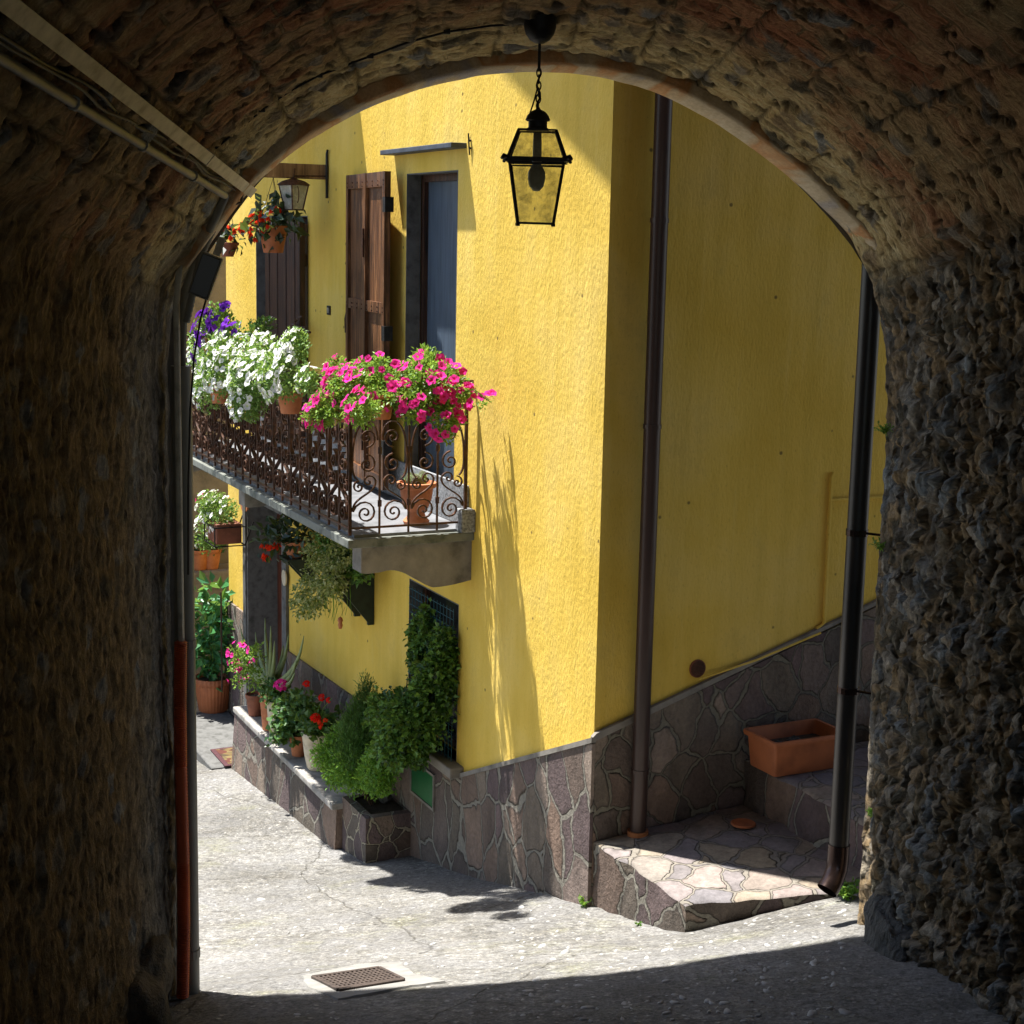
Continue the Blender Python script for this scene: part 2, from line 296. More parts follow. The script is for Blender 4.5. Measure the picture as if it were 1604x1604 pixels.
M['dirtycable'] = m_simple('dusty_cable', (.13, .115, .08), .7)
M['terra'] = m_simple('terracotta', (.46, .17, .075), .8, nsc=8, bump=.003, dark=(.30, .095, .04))
M['plasticterra'] = m_simple('terracotta_plastic', (.40, .13, .05), .6, nsc=5, bump=.002, dark=(.24, .08, .035))
M['darkterra'] = m_simple('brown_clay', (.22, .075, .04), .7, nsc=9, dark=(.12, .04, .02))
M['cream'] = m_simple('cream_glazed_pot', (.50, .44, .32), .75, nsc=13, bump=.004, dark=(.30, .25, .16))
M['soil'] = m_simple('dark_soil', (.05, .035, .022), .95, nsc=40, bump=.01)
M['grate'] = m_simple('rusty_drain_iron', (.07, .052, .043), .65, .2, nsc=20, bump=.003, dark=(.03, .022, .02))
M['greenplate'] = m_simple('green_painted_hatch', (.006, .115, .03), .45, nsc=5, var=.15, bump=.001, dark=(.004, .085, .022))
M['mesh'] = m_simple('blue_green_wire', (.03, .12, .16), .5, .2)
M['greyhouse'] = m_simple('grey_rough_render', (.18, .16, .14), .95, nsc=5, bump=.01, dark=(.10, .09, .08))
M['darkrock'] = m_simple('dark_brown_rock', (.10, .075, .045), .9, nsc=9, bump=.05, dark=(.03, .022, .014), bsc=45)
M['boulder'] = m_simple('grey_boulder', (.085, .085, .078), .85, nsc=11, bump=.09, dark=(.03, .033, .034), bsc=45, stretch=(1, 1, .5))
M['tile'] = m_simple('roof_tile', (.33, .15, .09), .85, nsc=8, bump=.01)
M['curtain'] = m_simple('blue_grey_screen', (.075, .10, .135), .32, nsc=9, bump=.001, stretch=(6, 6, .4), dark=(.05, .07, .095), var=.3)
M['darkglass'] = m_simple('dark_glass', (.01, .014, .014), .1, bump=.0005)
M['pebble'] = m_simple('pale_pebble', (.36, .355, .34), .6, nsc=3, dark=(.19, .185, .175), bump=.001, var=.35)
M['leaf'] = m_leaf('petunia_leaves', (.04, .12, .015), (.12, .28, .03), (.32, .52, .09))
M['leafw'] = m_leaf('white_petunia_leaves', (.06, .15, .035), (.13, .26, .06), (.24, .38, .12))
M['ivy'] = m_leaf('ivy_leaves', (.010, .04, .010), (.045, .14, .02), (.16, .32, .06), .25)
M['thuja'] = m_leaf('shrub_leaves', (.03, .11, .012), (.09, .26, .025), (.24, .44, .05), .35)
M['thuja_dark'] = m_leaf('conifer_needles', (.012, .05, .010), (.035, .13, .02), (.09, .22, .035), .25)
M['variegated'] = m_leaf('variegated_ivy_leaves', (.08, .12, .03), (.26, .29, .09), (.60, .58, .28), .3)
M['darkleaf'] = m_leaf('begonia_leaves', (.006, .018, .012), (.012, .035, .022), (.03, .07, .04), .15)
M['tomleaf'] = m_leaf('broad_leaves', (.015, .10, .035), (.035, .18, .06), (.09, .30, .09), .25)
M['gerleaf'] = m_leaf('geranium_leaves', (.02, .07, .015), (.04, .12, .03), (.10, .2, .06), .2)
M['aloe'] = m_simple('aloe_leaf', (.19, .25, .11), .45, nsc=10, dark=(.11, .16, .08))
M['cactus'] = m_simple('dry_cactus', (.10, .11, .05), .8, nsc=40, bump=.02)
M['weed'] = m_leaf('weed_leaves', (.05, .16, .02), (.12, .28, .03), (.22, .42, .06), .4)
M['white'] = m_petal('white_petals', (.85, .85, .82), (.62, .70, .35))
M['pink'] = m_petal('pink_petals', (.88, .05, .36), (.60, .02, .12))
M['purple'] = m_petal('purple_petals', (.17, .035, .42), (.06, .01, .15))
M['red'] = m_petal('red_petals', (.75, .02, .012), (.5, .01, .01))
M['coral'] = m_petal('orange_red_petals', (.85, .06, .02), (.8, .10, .02))
M['lampglass'] = m_glass('dusty_lantern_glass', (.90, .90, .80), .12, dirt=(.36, .34, .22))
M['opal'] = m_glass('milky_lantern_glass', (.75, .75, .7), .6, .2, (.5, .5, .45))
M['bulb'] = m_simple('unlit_lamp_bulb', (.32, .32, .28), .3, bump=.0005)
M['matdark'] = m_simple('dark_mat_border', (.07, .025, .03), .95, nsc=60, bump=.006)
def m_mat():
    n = N('leaf_pattern_mat'); c = n.co(); v = n.n('TexVoronoi', {'Vector': c, 'Scale': 16.0}); r = n.n('SeparateColor', {'Color': v.outputs[1]}).outputs[0]
    return n.fin(n.ramp(r, [(0, (.12, .08, .03)), (.3, (.16, .12, .05)), (.45, (.03, .02, .015)), (.8, (.09, .03, .02))]), .95)
M['matpat'] = m_mat()

# ---------------------------------------------------------------- mesh builder
def V(*a): return np.array(a, float)
class MB:
    def __init__(s): s.v = []; s.f = []; s.sm = False; s.rad = None
    def add(s, vs, fs):
        b = len(s.v); s.v.extend([tuple(float(c) for c in p) for p in vs]); s.f.extend([tuple(i + b for i in f) for f in fs]); return s
    def box(s, x0, x1, y0, y1, z0, z1, rot=None, about=None):
        vs = [V(x, y, z) for z in (z0, z1) for y in (y0, y1) for x in (x0, x1)]
        if rot: c, sn = cos(rot), sin(rot); a = about or ((x0 + x1) / 2, (y0 + y1) / 2); vs = [V(a[0] + (p[0] - a[0]) * c - (p[1] - a[1]) * sn, a[1] + (p[0] - a[0]) * sn + (p[1] - a[1]) * c, p[2]) for p in vs]
        return s.add(vs, [(0, 2, 3, 1), (4, 5, 7, 6), (0, 1, 5, 4), (2, 6, 7, 3), (0, 4, 6, 2), (1, 3, 7, 5)])
    def bbox(s, x0, x1, y0, y1, z0, z1, b=.006):      # bevelled box
        import bmesh
        bm = bmesh.new(); r = bmesh.ops.create_cube(bm, size=1)
        for v in bm.verts: v.co = Vector(((x0 + x1) / 2 + v.co.x * (x1 - x0), (y0 + y1) / 2 + v.co.y * (y1 - y0), (z0 + z1) / 2 + v.co.z * (z1 - z0)))
        bmesh.ops.bevel(bm, geom=bm.edges[:], offset=b, segments=2, affect='EDGES', profile=.6)
        bm.verts.index_update(); s.add([v.co[:] for v in bm.verts], [[v.index for v in f.verts] for f in bm.faces]); bm.free(); return s
    def tube(s, pts, r, n=6, cap=True, closed=False):
        P = [V(*p) for p in pts]; k = len(P); rr = r if hasattr(r, '__len__') else [r] * k
        t0 = P[1] - P[0]; t0 /= np.linalg.norm(t0) + 1e-12; u = np.cross(t0, V(0, 0, 1))
        if np.linalg.norm(u) < .05: u = np.cross(t0, V(0, 1, 0))
        u /= np.linalg.norm(u); b = len(s.v)
        for i in range(k):
            if closed: t = P[(i + 1) % k] - P[i - 1]
            else: t = P[min(i + 1, k - 1)] - P[max(i - 1, 0)]
            t = t / (np.linalg.norm(t) + 1e-12); u = u - t * (u @ t); u /= np.linalg.norm(u) + 1e-12; w_ = np.cross(t, u)
            for j in range(n): a = 2 * pi * (j + .5) / n; s.v.append(tuple(P[i] + rr[i] * (u * cos(a) + w_ * sin(a))))
        for i in range(k if closed else k - 1):
            for j in range(n): i2 = (i + 1) % k; s.f.append((b + i * n + j, b + i * n + (j + 1) % n, b + i2 * n + (j + 1) % n, b + i2 * n + j))
        if cap and not closed: s.f.append(tuple(b + j for j in range(n))[::-1]); s.f.append(tuple(b + (k - 1) * n + j for j in range(n)))
        return s
    def ribbon(s, P, nrm, w_=.018, t=.0045):
        P = [V(*p) for p in P]; k = len(P); b = len(s.v); nrm = V(*nrm)
        for i in range(k):
            d = P[min(i + 1, k - 1)] - P[max(i - 1, 0)]; d /= np.linalg.norm(d) + 1e-12; u = np.cross(d, nrm)
            for a, c in ((-1, -1), (1, -1), (1, 1), (-1, 1)): s.v.append(tuple(P[i] + nrm * a * w_ / 2 + u * c * t / 2))
        for i in range(k - 1):
            for j in range(4): s.f.append((b + i * 4 + j, b + i * 4 + (j + 1) % 4, b + i * 4 + 4 + (j + 1) % 4, b + i * 4 + 4 + j))
        s.f.append((b + 3, b + 2, b + 1, b)); s.f.append((b + k * 4 - 4, b + k * 4 - 3, b + k * 4 - 2, b + k * 4 - 1)); return s
    def lathe(s, prof, c=(0, 0, 0), n=28, flute=0, fl=0.0, squash=1.0):
        b = len(s.v); k = len(prof)
        for r, z in prof:
            for j in range(n):
                a = 2 * pi * j / n; q = r * (1 + fl * (0.5 + .5 * cos(flute * a)) if flute and r > .02 else 1)
                s.v.append((c[0] + q * cos(a), c[1] + q * sin(a) * squash, c[2] + z))
        for i in range(k - 1):
            for j in range(n): s.f.append((b + i * n + j, b + i * n + (j + 1) % n, b + (i + 1) * n + (j + 1) % n, b + (i + 1) * n + j))
        s.f.append(tuple(b + j for j in range(n))[::-1]); s.f.append(tuple(b + (k - 1) * n + j for j in range(n))); return s
    def prism(s, poly, axis, a0, a1):                 # poly 2-D, extruded on an axis
        k = len(poly)
        def mk(p, a): return (a, p[0], p[1]) if axis == 0 else (p[0], a, p[1]) if axis == 1 else (p[0], p[1], a)
        return s.add([mk(p, a0) for p in poly] + [mk(p, a1) for p in poly], [tuple(range(k)), tuple(range(2 * k - 1, k - 1, -1))] + [(i, i + k, (i + 1) % k + k, (i + 1) % k) for i in range(k)])
    def leaf(s, p, d, nrm, L, W, fold=.25):
        side = np.cross(d, nrm); side /= np.linalg.norm(side) + 1e-9; nn = np.cross(side, d)
        return s.add([p, p + d * L * .45 + side * W * .5 + nn * W * fold, p + d * L, p + d * L * .45 - side * W * .5 + nn * W * fold, p + d * L * .5], [(0, 1, 4), (1, 2, 4), (2, 3, 4), (3, 0, 4)])
    def build(s, name, m, parent=None, smooth=False, auto=None):
        me = bpy.data.meshes.new(name); me.from_pydata(s.v, [], s.f); me.validate(); me.update()
        if m is not None: me.materials.append(m)
        if smooth:
            for p in me.polygons: p.use_smooth = True
            if auto:
                try: me.set_sharp_from_angle(angle=radians(auto))
                except Exception: pass
        o = bpy.data.objects.new(name, me); sc.collection.objects.link(o)
        if parent is not None: o.parent = parent
        return o
def tag(o, label=None, cat=None, group=None, kind=None):
    if label: o['label'] = label
    if cat: o['category'] = cat
    if group: o['group'] = group
    if kind: o['kind'] = kind
    return o
def thing(name, pos, label, cat, frame=MH, rz=0.0, group=None):
    o = bpy.data.objects.new(name, None); sc.collection.objects.link(o); o.empty_display_size = .1
    o.matrix_world = frame @ Matrix.Translation(Vector(pos)) @ Matrix.Rotation(rz, 4, 'Z'); return tag(o, label, cat, group)
def setattr_v(o, name, vals):
    a = o.data.attributes.new(name, 'FLOAT', 'POINT'); a.data.foreach_set('value', np.asarray(vals, np.float32).ravel())
def degrees_(a): return a * 180 / pi
def rnd(a=0., b=1.): return random.uniform(a, b)
def rdir():
    v = V(random.gauss(0, 1), random.gauss(0, 1), random.gauss(0, 1)); return v / (np.linalg.norm(v) + 1e-9)

# ================================================================= STREET
random.seed(5)
def axis_pts(a, b, f0, f1, fine, coarse):
    xs = []; x = a
    while x < f0: xs.append(x); x += coarse if f0 - x > coarse else max(fine, (f0 - x) * .5 + fine)
    x = f0
    while x < f1: xs.append(x); x += fine
    g = fine
    while x < b: xs.append(x); g = min(coarse, g * 1.25); x += g
    xs.append(b); return np.array(xs)
gx = np.concatenate([-np.geomspace(60, 3.2, 26), np.arange(-3.1, 2.3, .035), np.geomspace(2.4, 60, 26)])
gy = np.concatenate([-np.geomspace(60, .5, 16), np.arange(0, 5.6, .4), np.arange(5.7, 13, .04), np.geomspace(13.2, 90, 28)])
X, Y = np.meshgrid(gx, gy, indexing='ij'); Z = gz(X, Y) + .012 * fbm(X * 2.2, Y * 2.2, 4) + .006 * fbm(X * 14, Y * 14, 3, 40)
mb = MB(); mb.v = list(zip(X.ravel().tolist(), Y.ravel().tolist(), Z.ravel().tolist())); ny = len(gy)
mb.f = [(i * ny + j, (i + 1) * ny + j, (i + 1) * ny + j + 1, i * ny + j + 1) for i in range(len(gx) - 1) for j in range(ny - 1)]
tag(mb.build('street', M['street'], smooth=True), kind='structure')
# embedded pebbles
mb = MB()
for _ in range(330):
    px, py = rnd(310, 1340), rnd(1385, 1600)
    if rnd() < .35: px, py = rnd(800, 1330), rnd(1420, 1600)
    p = GR(px, py); hh = w2h(p)
    if hh[1] > -.03 and hh[0] < 1.2: continue
    r = rnd(.004, .013) * (1.8 if rnd() < .12 else 1); a = rnd(0, pi); sx, sy = r * rnd(1, 1.9), r * rnd(.7, 1.1); k = 9; vs = []
    for t, hgt in ((1.0, -.004), (.85, .0035), (.5, .0065)):
        for j in range(k):
            q = 2 * pi * j / k; rr = t * (1 + .12 * sin(3 * q + a)); xx = sx * rr * cos(q); yy = sy * rr * sin(q)
            vs.append((p[0] + xx * cos(a) - yy * sin(a), p[1] + xx * sin(a) + yy * cos(a), p[2] + hgt * (r / .016)))
    mb.add(vs, [(i * k + j, i * k + (j + 1) % k, (i + 1) * k + (j + 1) % k, (i + 1) * k + j) for i in range(2) for j in range(k)] + [tuple(range(2 * k, 3 * k))])
tag(mb.build('pebbles', M['pebble'], smooth=True), 'pale pebbles set in the concrete of the lane', 'pebbles', kind='stuff')

# drain cover with its cement surround
dc = [GR(490, 1536), GR(594, 1521), GR(632, 1540), GR(530, 1556)]; ctr = sum(dc) / 4
def drape(mb, pts, lift, thick=.012, jag=0):
    P = []
    for i, p in enumerate(pts):
        q = pts[(i + 1) % len(pts)]
        for t in np.linspace(0, 1, 9)[:-1]:
            r = p * (1 - t) + q * t; r = r + np.array([rnd(-jag, jag), rnd(-jag, jag), 0]); P.append(r)
    c = sum(P) / len(P); k = len(P); vs = []
    for f in (1.0, .97, .66, .33):
        for p in P:
            q = c + (p - c) * f; vs.append((q[0] - ctr[0], q[1] - ctr[1], float(gz(q[0], q[1])) + (lift if f < 1 else -.015) + .006 - ctr[2]))
    vs.append((c[0] - ctr[0], c[1] - ctr[1], float(gz(c[0], c[1])) + lift + .006 - ctr[2]))
    fs = [(i * k + j, i * k + (j + 1) % k, (i + 1) * k + (j + 1) % k, (i + 1) * k + j) for i in range(3) for j in range(k)] + [(3 * k + j, 3 * k + (j + 1) % k, 4 * k) for j in range(k)]
    mb.add(vs, fs)
dr = thing('drain_cover', tuple(ctr), 'rusty rectangular iron drain cover in a white cement surround in the lane', 'drain cover', frame=Matrix.Identity(4))
mb = MB(); drape(mb, [GR(470, 1531), GR(560, 1512), GR(625, 1509), GR(650, 1528), GR(700, 1540), GR(640, 1548), GR(530, 1569), GR(478, 1549)], .004, jag=.006)
mb.build('cement_surround', M['whitecem'], dr)
mb = MB(); fr = [p - ctr for p in dc]; NB = 15
def gpt(a, b): return (fr[0] * (1 - a) + fr[1] * a) * (1 - b) + (fr[3] * (1 - a) + fr[2] * a) * b + V(0, 0, .014)
for (a0, b0, a1, b1) in [(0, 0, 1, 0), (1, 0, 1, 1), (1, 1, 0, 1), (0, 1, 0, 0)]: mb.tube([gpt(a0, b0), gpt(a1, b1)], .011, 4)
mb.build('rim', M['grate'], dr)
mb = MB()
for i in range(1, NB): mb.tube([gpt(i / NB, 0), gpt(i / NB, 1)], .0062, 4)
for i in range(1, 8): mb.tube([gpt(0, i / 8), gpt(1, i / 8)], .006, 4)
pl = [gpt(a, b) - V(0, 0, .012) for a, b in ((0, 0), (1, 0), (1, 1), (0, 1))]
mb.add(pl, [(0, 1, 2, 3)])
mb.build('grid', M['grate'], dr)

# ================================================================= PASSAGE
pb = thing('passage_building', (0, 6.4, -3.1), 'dark rubble stone building with a vaulted passage that frames the lane', 'building', frame=MP)
pbo = V(0, 6.4, -3.1)
prof = [(-.60, -.55), (-.565, -.26), (-.466, -.074), (-.326, .153), (-.151, .33), (.074, .471), (.30, .565), (.52, .623), (.75, .65), (.98, .648), (1.22, .602), (1.459, .503), (1.731, .329), (1.984, .104), (2.131, -.088), (2.22, -.29), (2.268, -.56), (2.28, -.9)]
def catmull(P, n=14):
    P = [V(*p) for p in P]; P = [2 * P[0] - P[1]] + P + [2 * P[-1] - P[-2]]; R = []
    for i in range(1, len(P) - 2):
        for t in np.linspace(0, 1, n)[:-1]:
            a, b, c, d = P[i - 1:i + 3]; R.append(.5 * (2 * b + (c - a) * t + (2 * a - 5 * b + 4 * c - d) * t * t + (3 * b - a - 3 * c + d) * t ** 3))
    R.append(P[-2]); return np.array(R)
arc = catmull(prof)
full = np.vstack([[(-.60, -3.9), (-.60, -2)], arc, [(2.285, -2), (2.285, -3.9)]])
def resample(P, step):
    L = np.concatenate([[0], np.cumsum(np.hypot(*(P[1:] - P[:-1]).T))]); t = np.linspace(0, L[-1], int(L[-1] / step))
    return t, np.stack([np.interp(t, L, P[:, 0]), np.interp(t, L, P[:, 1])], 1)
def normals(P):
    T = np.gradient(P, axis=0); T /= np.hypot(T[:, 0], T[:, 1])[:, None] + 1e-9; return np.stack([T[:, 1], -T[:, 0]], 1)     # pointing to the open space? fixed below
T_, Pf = resample(full, .0125); Nf = normals(Pf)
ctrp = V(.85, -1.2)
sg = np.sign(((ctrp - Pf) * Nf).sum(1)); sg = np.where(sg == 0, 1, sg); Nf = Nf * sg[:, None]        # inward
for _ in range(3):
    ker = np.ones(31) / 31; Nf = np.stack([np.convolve(np.pad(Nf[:, i], 15, mode='edge'), ker, 'valid') for i in (0, 1)], 1)
Nf /= np.hypot(Nf[:, 0], Nf[:, 1])[:, None]
offs = np.interp(Pf[:, 0], [-.6, -.5, 0, 2.0, 2.28], [.075, .055, .05, .05, .02])
Pi = Pf - Nf * offs[:, None]
Dg = np.concatenate([np.arange(-5, 2.9, .15), np.arange(2.9, DA - .001, .0115), [DA]])
TT, DD = np.meshgrid(T_, Dg, indexing='ij'); Zt = np.broadcast_to(Pi[:, 1][:, None], TT.shape); Ut = np.broadcast_to(Pi[:, 0][:, None], TT.shape)
SHD = DA - DD
wl_ = np.interp(Pi[:, 0], [-.7, .8, 2.3], [1.0, .45, 0.0])
def vpt(i, D, off=0.0):
    d = DA - D; return V(Pi[i, 0] + Nf[i, 0] * off - .115 * d * wl_[i], D, Pi[i, 1] + Nf[i, 1] * off + .10 * d)
Ut = Ut - .115 * SHD * wl_[:, None]; Zt0 = Zt; Zt = Zt + .0 * SHD
jag = .12 * fbm(TT * 2.5, DD * 2.5, 3, 90)
lw = (1 - sstep(-.28, -.02, Zt + jag * 2.2)) * (Ut < .8); rw = (1 - sstep(-.18, .08, Zt + jag * 2.2)) * (Ut >= .8); vt = np.clip(1 - lw - rw, 0, 1)
wx = TT + .07 * fbm(TT * 5, DD * 5, 3, 50); wy = DD + .07 * fbm(TT * 5 + 40, DD * 5, 3, 60)
def facets(x, y, k, cr=.10, sharp=1.0):
    f1, f2, cid = worley(x, y, k); hi = (cid * 1e6).astype(np.int64); tilt = (_hash(hi, 3, 1) - .5, _hash(hi, 7, 2) - .5); fx = x - np.floor(x) - .5; fy = y - np.floor(y) - .5
    e = np.clip((f2 - f1) / cr, 0, 1); pl_ = tilt[0] * np.sin(x * 2.2 + cid * 6) + tilt[1] * np.sin(y * 2.2 + cid * 9)
    return e, cid, e * (.25 + .75 * cid) + e * pl_ * sharp
e, cid, fa = facets(wx / .16, wy / .19, 3, .16); e2, cid2, fa2 = facets(wx / .060, wy / .062, 11, .14, 1.3); e3, cid5, fa3 = facets(wx / .030 + fa2, wy / .024, 13, .2, 1.2)
fb = fbm(TT * 9, DD * 9, 5, 20); ff = fbm(TT * 34, DD * 34, 3, 30); rg = 1 - np.abs(fbm(TT * 7, DD * 26, 4, 25)) * 2; sk = fbm(TT * 5, DD * 22, 4, 28)
wl2 = .03 * fbm(TT * 6, DD * 6, 3, 57); _, c6, fa4 = facets((TT + wl2) / .085, (DD + wl2) / .055, 19, .16, 1.6); _, c7, fa5 = facets((TT + wl2) / .034, (DD + wl2) / .022, 29, .2, 1.4)
rg2 = 1 - np.abs(fbm(TT * 11, DD * 34, 4, 35)) * 2
hr = .030 * fa + .022 * fa4 + .007 * fa5 + .008 * fb + .012 * rg + .012 * rg2 + .04 * fbm(TT * 1.8, DD * 1.8, 2, 41) - .060
hn = fbm(TT * 2.3, DD * 2.3, 3, 77); wq = .045 * fbm(TT * 16, DD * 16, 3, 52); wr = .045 * fbm(TT * 16 + 9, DD * 16, 3, 53)
g1, g2, cid3 = worley((wx + wq) / .050, (wy + wr) / .085, 17)
holes = sstep(.58 - .30 * np.clip(hn, -1, 1), .80, cid3) * (1 - sstep(.18, .42, g1)); holes = np.clip(holes, 0, 1)
s1, s2, cid4 = worley((wx + wq) / .115, (wy + wr) / .16, 23)
stv = sstep(.52, .56, cid4) * (1 - sstep(.28, .40, s1 + .10 * ff))
hv = .012 * fb + .009 * ff - .018 * holes + .010 * stv * cid4 + .022 * fbm(TT * 1.6, DD * 1.6, 3, 44) + .010 * rg
hl = .012 * fb + .010 * ff - .012 * holes * sstep(.0, .3, hn) + .022 * fbm(TT * 1.7, DD * 1.7, 3, 66) + .011 * sk + .010 * rg - .012
jt = (TT + .03 * fbm(TT * 3, DD * 3, 3, 81)) / .26; jd = (DD + .03 * fbm(TT * 3 + 5, DD * 3, 3, 83)) / .34 + .5 * (np.floor(jt) % 2)
jn = np.maximum(sstep(.455, .49, np.abs(jt % 1 - .5)), sstep(.465, .49, np.abs(jd % 1 - .5))) * sstep(-.35, .05, fbm(TT * 1.9, DD * 1.9, 3, 85)) * vt
blk = _hash(np.floor(jt).astype(np.int64), np.floor(jd).astype(np.int64), 5)
Hh = hr * rw + hl * lw + hv * vt - .012 * jn + .012 * blk * vt
# courses across the vault
cr = np.abs(((DD / .27) % 1) - .5); Hh = Hh - vt * .006 * sstep(.46, .5, cr)
endf = sstep(0, .05, DA - DD); Hh = Hh * (.35 + .65 * endf) * (1 - rw * .45 * (1 - sstep(0, .35, DA - DD))) - .0 * endf
Uu = Pi[:, 0][:, None] + Nf[:, 0][:, None] * Hh - .115 * SHD * wl_[:, None]; Zz = Pi[:, 1][:, None] + Nf[:, 1][:, None] * Hh + .10 * SHD
Dd = DD + rw * (.02 * ff + .03 * fb) * (DD < DA)
nT, nD = TT.shape; ii, jj = np.meshgrid(np.arange(nT - 1), np.arange(nD - 1), indexing='ij'); q0 = (ii * nD + jj)
quads = np.stack([q0, q0 + 1, q0 + nD + 1, q0 + nD], -1)
def np_mesh(name, co, quads, m, parent, uv=None, attrs=None):
    me = bpy.data.meshes.new(name); used = np.unique(quads); remap = np.full(len(co), -1); remap[used] = np.arange(len(used)); co = co[used]; qd = remap[quads]
    me.vertices.add(len(co)); me.vertices.foreach_set('co', co.astype(np.float32).ravel()); nf = len(qd)
    me.loops.add(nf * 4); me.loops.foreach_set('vertex_index', qd.astype(np.int32).ravel()); me.polygons.add(nf)
    me.polygons.foreach_set('loop_start', np.arange(0, nf * 4, 4, dtype=np.int32)); me.polygons.foreach_set('use_smooth', np.ones(nf, bool))
    if uv is not None:
        l = me.uv_layers.new(name='UVMap'); l.data.foreach_set('uv', uv[used][qd.ravel()].astype(np.float32).ravel())
    me.update(calc_edges=True); me.validate(); me.materials.append(m)
    for k, v in (attrs or {}).items():
        a = me.attributes.new(k, 'FLOAT', 'POINT'); a.data.foreach_set('value', v[used].astype(np.float32))
    o = bpy.data.objects.new(name, me); sc.collection.objects.link(o); o.parent = parent; return o
co = np.stack([Uu, Dd, Zz], -1).reshape(-1, 3) - pbo; uvv = np.stack([TT, DD], -1).reshape(-1, 2)
stone_attr = np.clip(rw * (.35 + .65 * e * e2) + lw * stv * .6 + vt * np.clip(stv * .9, 0, 1), 0, 1)
lime_skylight = sstep(DA - 1.0, DA - .55, DD + .35 * fbm(TT * 1.3, DD * 1.3, 3, 99))  # lime plaster on the vault; on the walls, painted sky light
attrs = {'stone': stone_attr.ravel(), 'rnd': np.where(rw > .5, cid * .4 + c6 * .6, (cid4 - .52) / .48).ravel(), 'zone': np.clip(lw + rw, 0, 1).ravel(), 'lime_skylight': lime_skylight.ravel(), 'pit': np.clip(.75 * jn + holes * (vt + .6 * lw) + rw * (1 - np.clip(fa4 * 2.5, 0, 1)) * .6, 0, 1).ravel()}
zl = int(np.argmax(Pi[:, 1] > -.25)); zr = len(T_) - int(np.argmax(Pi[::-1, 1] > -.05))
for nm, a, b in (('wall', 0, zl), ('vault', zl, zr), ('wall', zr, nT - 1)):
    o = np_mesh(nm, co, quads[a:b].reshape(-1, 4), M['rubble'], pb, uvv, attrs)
    if nm == 'wall' and a > 0: o['label'] = 'rough right-hand wall of jagged rubble stones'
    elif nm == 'wall': o['label'] = 'darker left-hand wall of crumbling plaster'
# arch ring (only the curved part)
sel = (Pf[:, 1] > -.16) & ((Pf[:, 0] < .8) | (Pf[:, 1] > -.12)); Rp = Pf[sel][::2]; Rn = Nf[sel][::2]; Rt = T_[sel][::2]
cs = [(-.075, 6.27), (-.022, 6.27), (-.013, 6.277), (-.008, 6.292), (-.006, 6.515), (-.012, 6.53), (-.09, 6.53)]
RU = []; uvr = []
for i in range(len(Rp)):
    wv = .006 * float(fbm(np.array([Rt[i] * 6]), np.array([0.3]), 3)[0]); 
    for k, (o_, D_) in enumerate(cs): ef = min(1, i / 34, (len(Rp) - 1 - i) / 40); p = Rp[i] + Rn[i] * (o_ + wv - .055 * (1 - ef) ** 2); RU.append((p[0], D_, p[1])); uvr.append((Rt[i], k * .06))
kc = len(cs); qd = np.array([[i * kc + k, i * kc + k + 1, (i + 1) * kc + k + 1, (i + 1) * kc + k] for i in range(len(Rp) - 1) for k in range(kc - 1)])
np_mesh('arch_ring', np.array(RU) - pbo, qd, M['ring'], pb, np.array(uvr))
# outer face, toward the lane, and the block above
mb = MB(); Pq = Pf[::10]; vs = []
for p in Pq:
    d = p - V(.85, -1.0); sx = (6.2 if d[0] > 0 else 5.4) / max(abs(d[0]), 1e-6); sz = (3.8 if d[1] > 0 else 4.5) / max(abs(d[1]), 1e-6); k = min(sx, sz); q = V(.85, -1.0) + d * k
    vs += [(p[0] + .05 * np.sign(d[0]) * (1 - float(sstep(-.2, .2, p[1]))), DA + .002, p[1] + .03 * float(sstep(-.2, .2, p[1]))), (q[0], DA, q[1])]
vb = []
for k_, p in enumerate(Pq):
    i_ = k_ * 10; vb += [(p[0] - .115 * 11.5 * wl_[i_], -5, p[1] + 1.15), (vs[2 * k_ + 1][0], -5, vs[2 * k_ + 1][2])]
n_ = len(Pq); mbb = MB(); mbb.add(vb, [(2 * i, 2 * i + 1, 2 * i + 3, 2 * i + 2) for i in range(n_ - 1)]); mbb.v = [tuple(V(*v) - pbo) for v in mbb.v]; mbb.build('rear_wall', M['greyhouse'], pb); mb.add(vs, [(2 * i, 2 * i + 1, 2 * i + 3, 2 * i + 2) for i in range(n_ - 1)])
mb.v = [tuple(V(*v) - pbo) for v in mb.v]; mb.build('outer_wall', M['greyhouse'], pb)
x0, x1, zt = -4.55, 7.05, 2.75
for q in ([(x0, -5), (x0, DA)], [(x1, DA), (x1, -5)]):
    (a0, b0), (a1, b1) = q; mb = MB(); mb.add([(a0, b0, -5), (a1, b1, -5), (a1, b1, zt), (a0, b0, zt)], [(0, 1, 2, 3)]); mb.v = [tuple(V(*v) - pbo) for v in mb.v]; mb.build('side_wall', M['greyhouse'], pb)
mb = MB(); mb.add([(x0 - .3, -5.3, zt), (x1 + .3, -5.3, zt), (x1 + .3, DA + 1.13, zt - .1), (x0 - .3, DA + 1.19, zt - .1), (x0 - .3, .7, zt + 1.6), (x1 + .3, .7, zt + 1.6)], [(0, 1, 2, 3), (0, 1, 5, 4), (3, 2, 5, 4), (0, 3, 4), (1, 2, 5)])
mb.v = [tuple(V(*v) - pbo) for v in mb.v]; mb.build('roof', M['tile'], pb)

def profile_at(u=None, side=0, off=0.0, k=None):
    i = k; return Pi[i] + Nf[i] * off
def near_idx(u, z): return int(np.argmin((Pi[:, 0] - u) ** 2 + (Pi[:, 1] - z) ** 2))

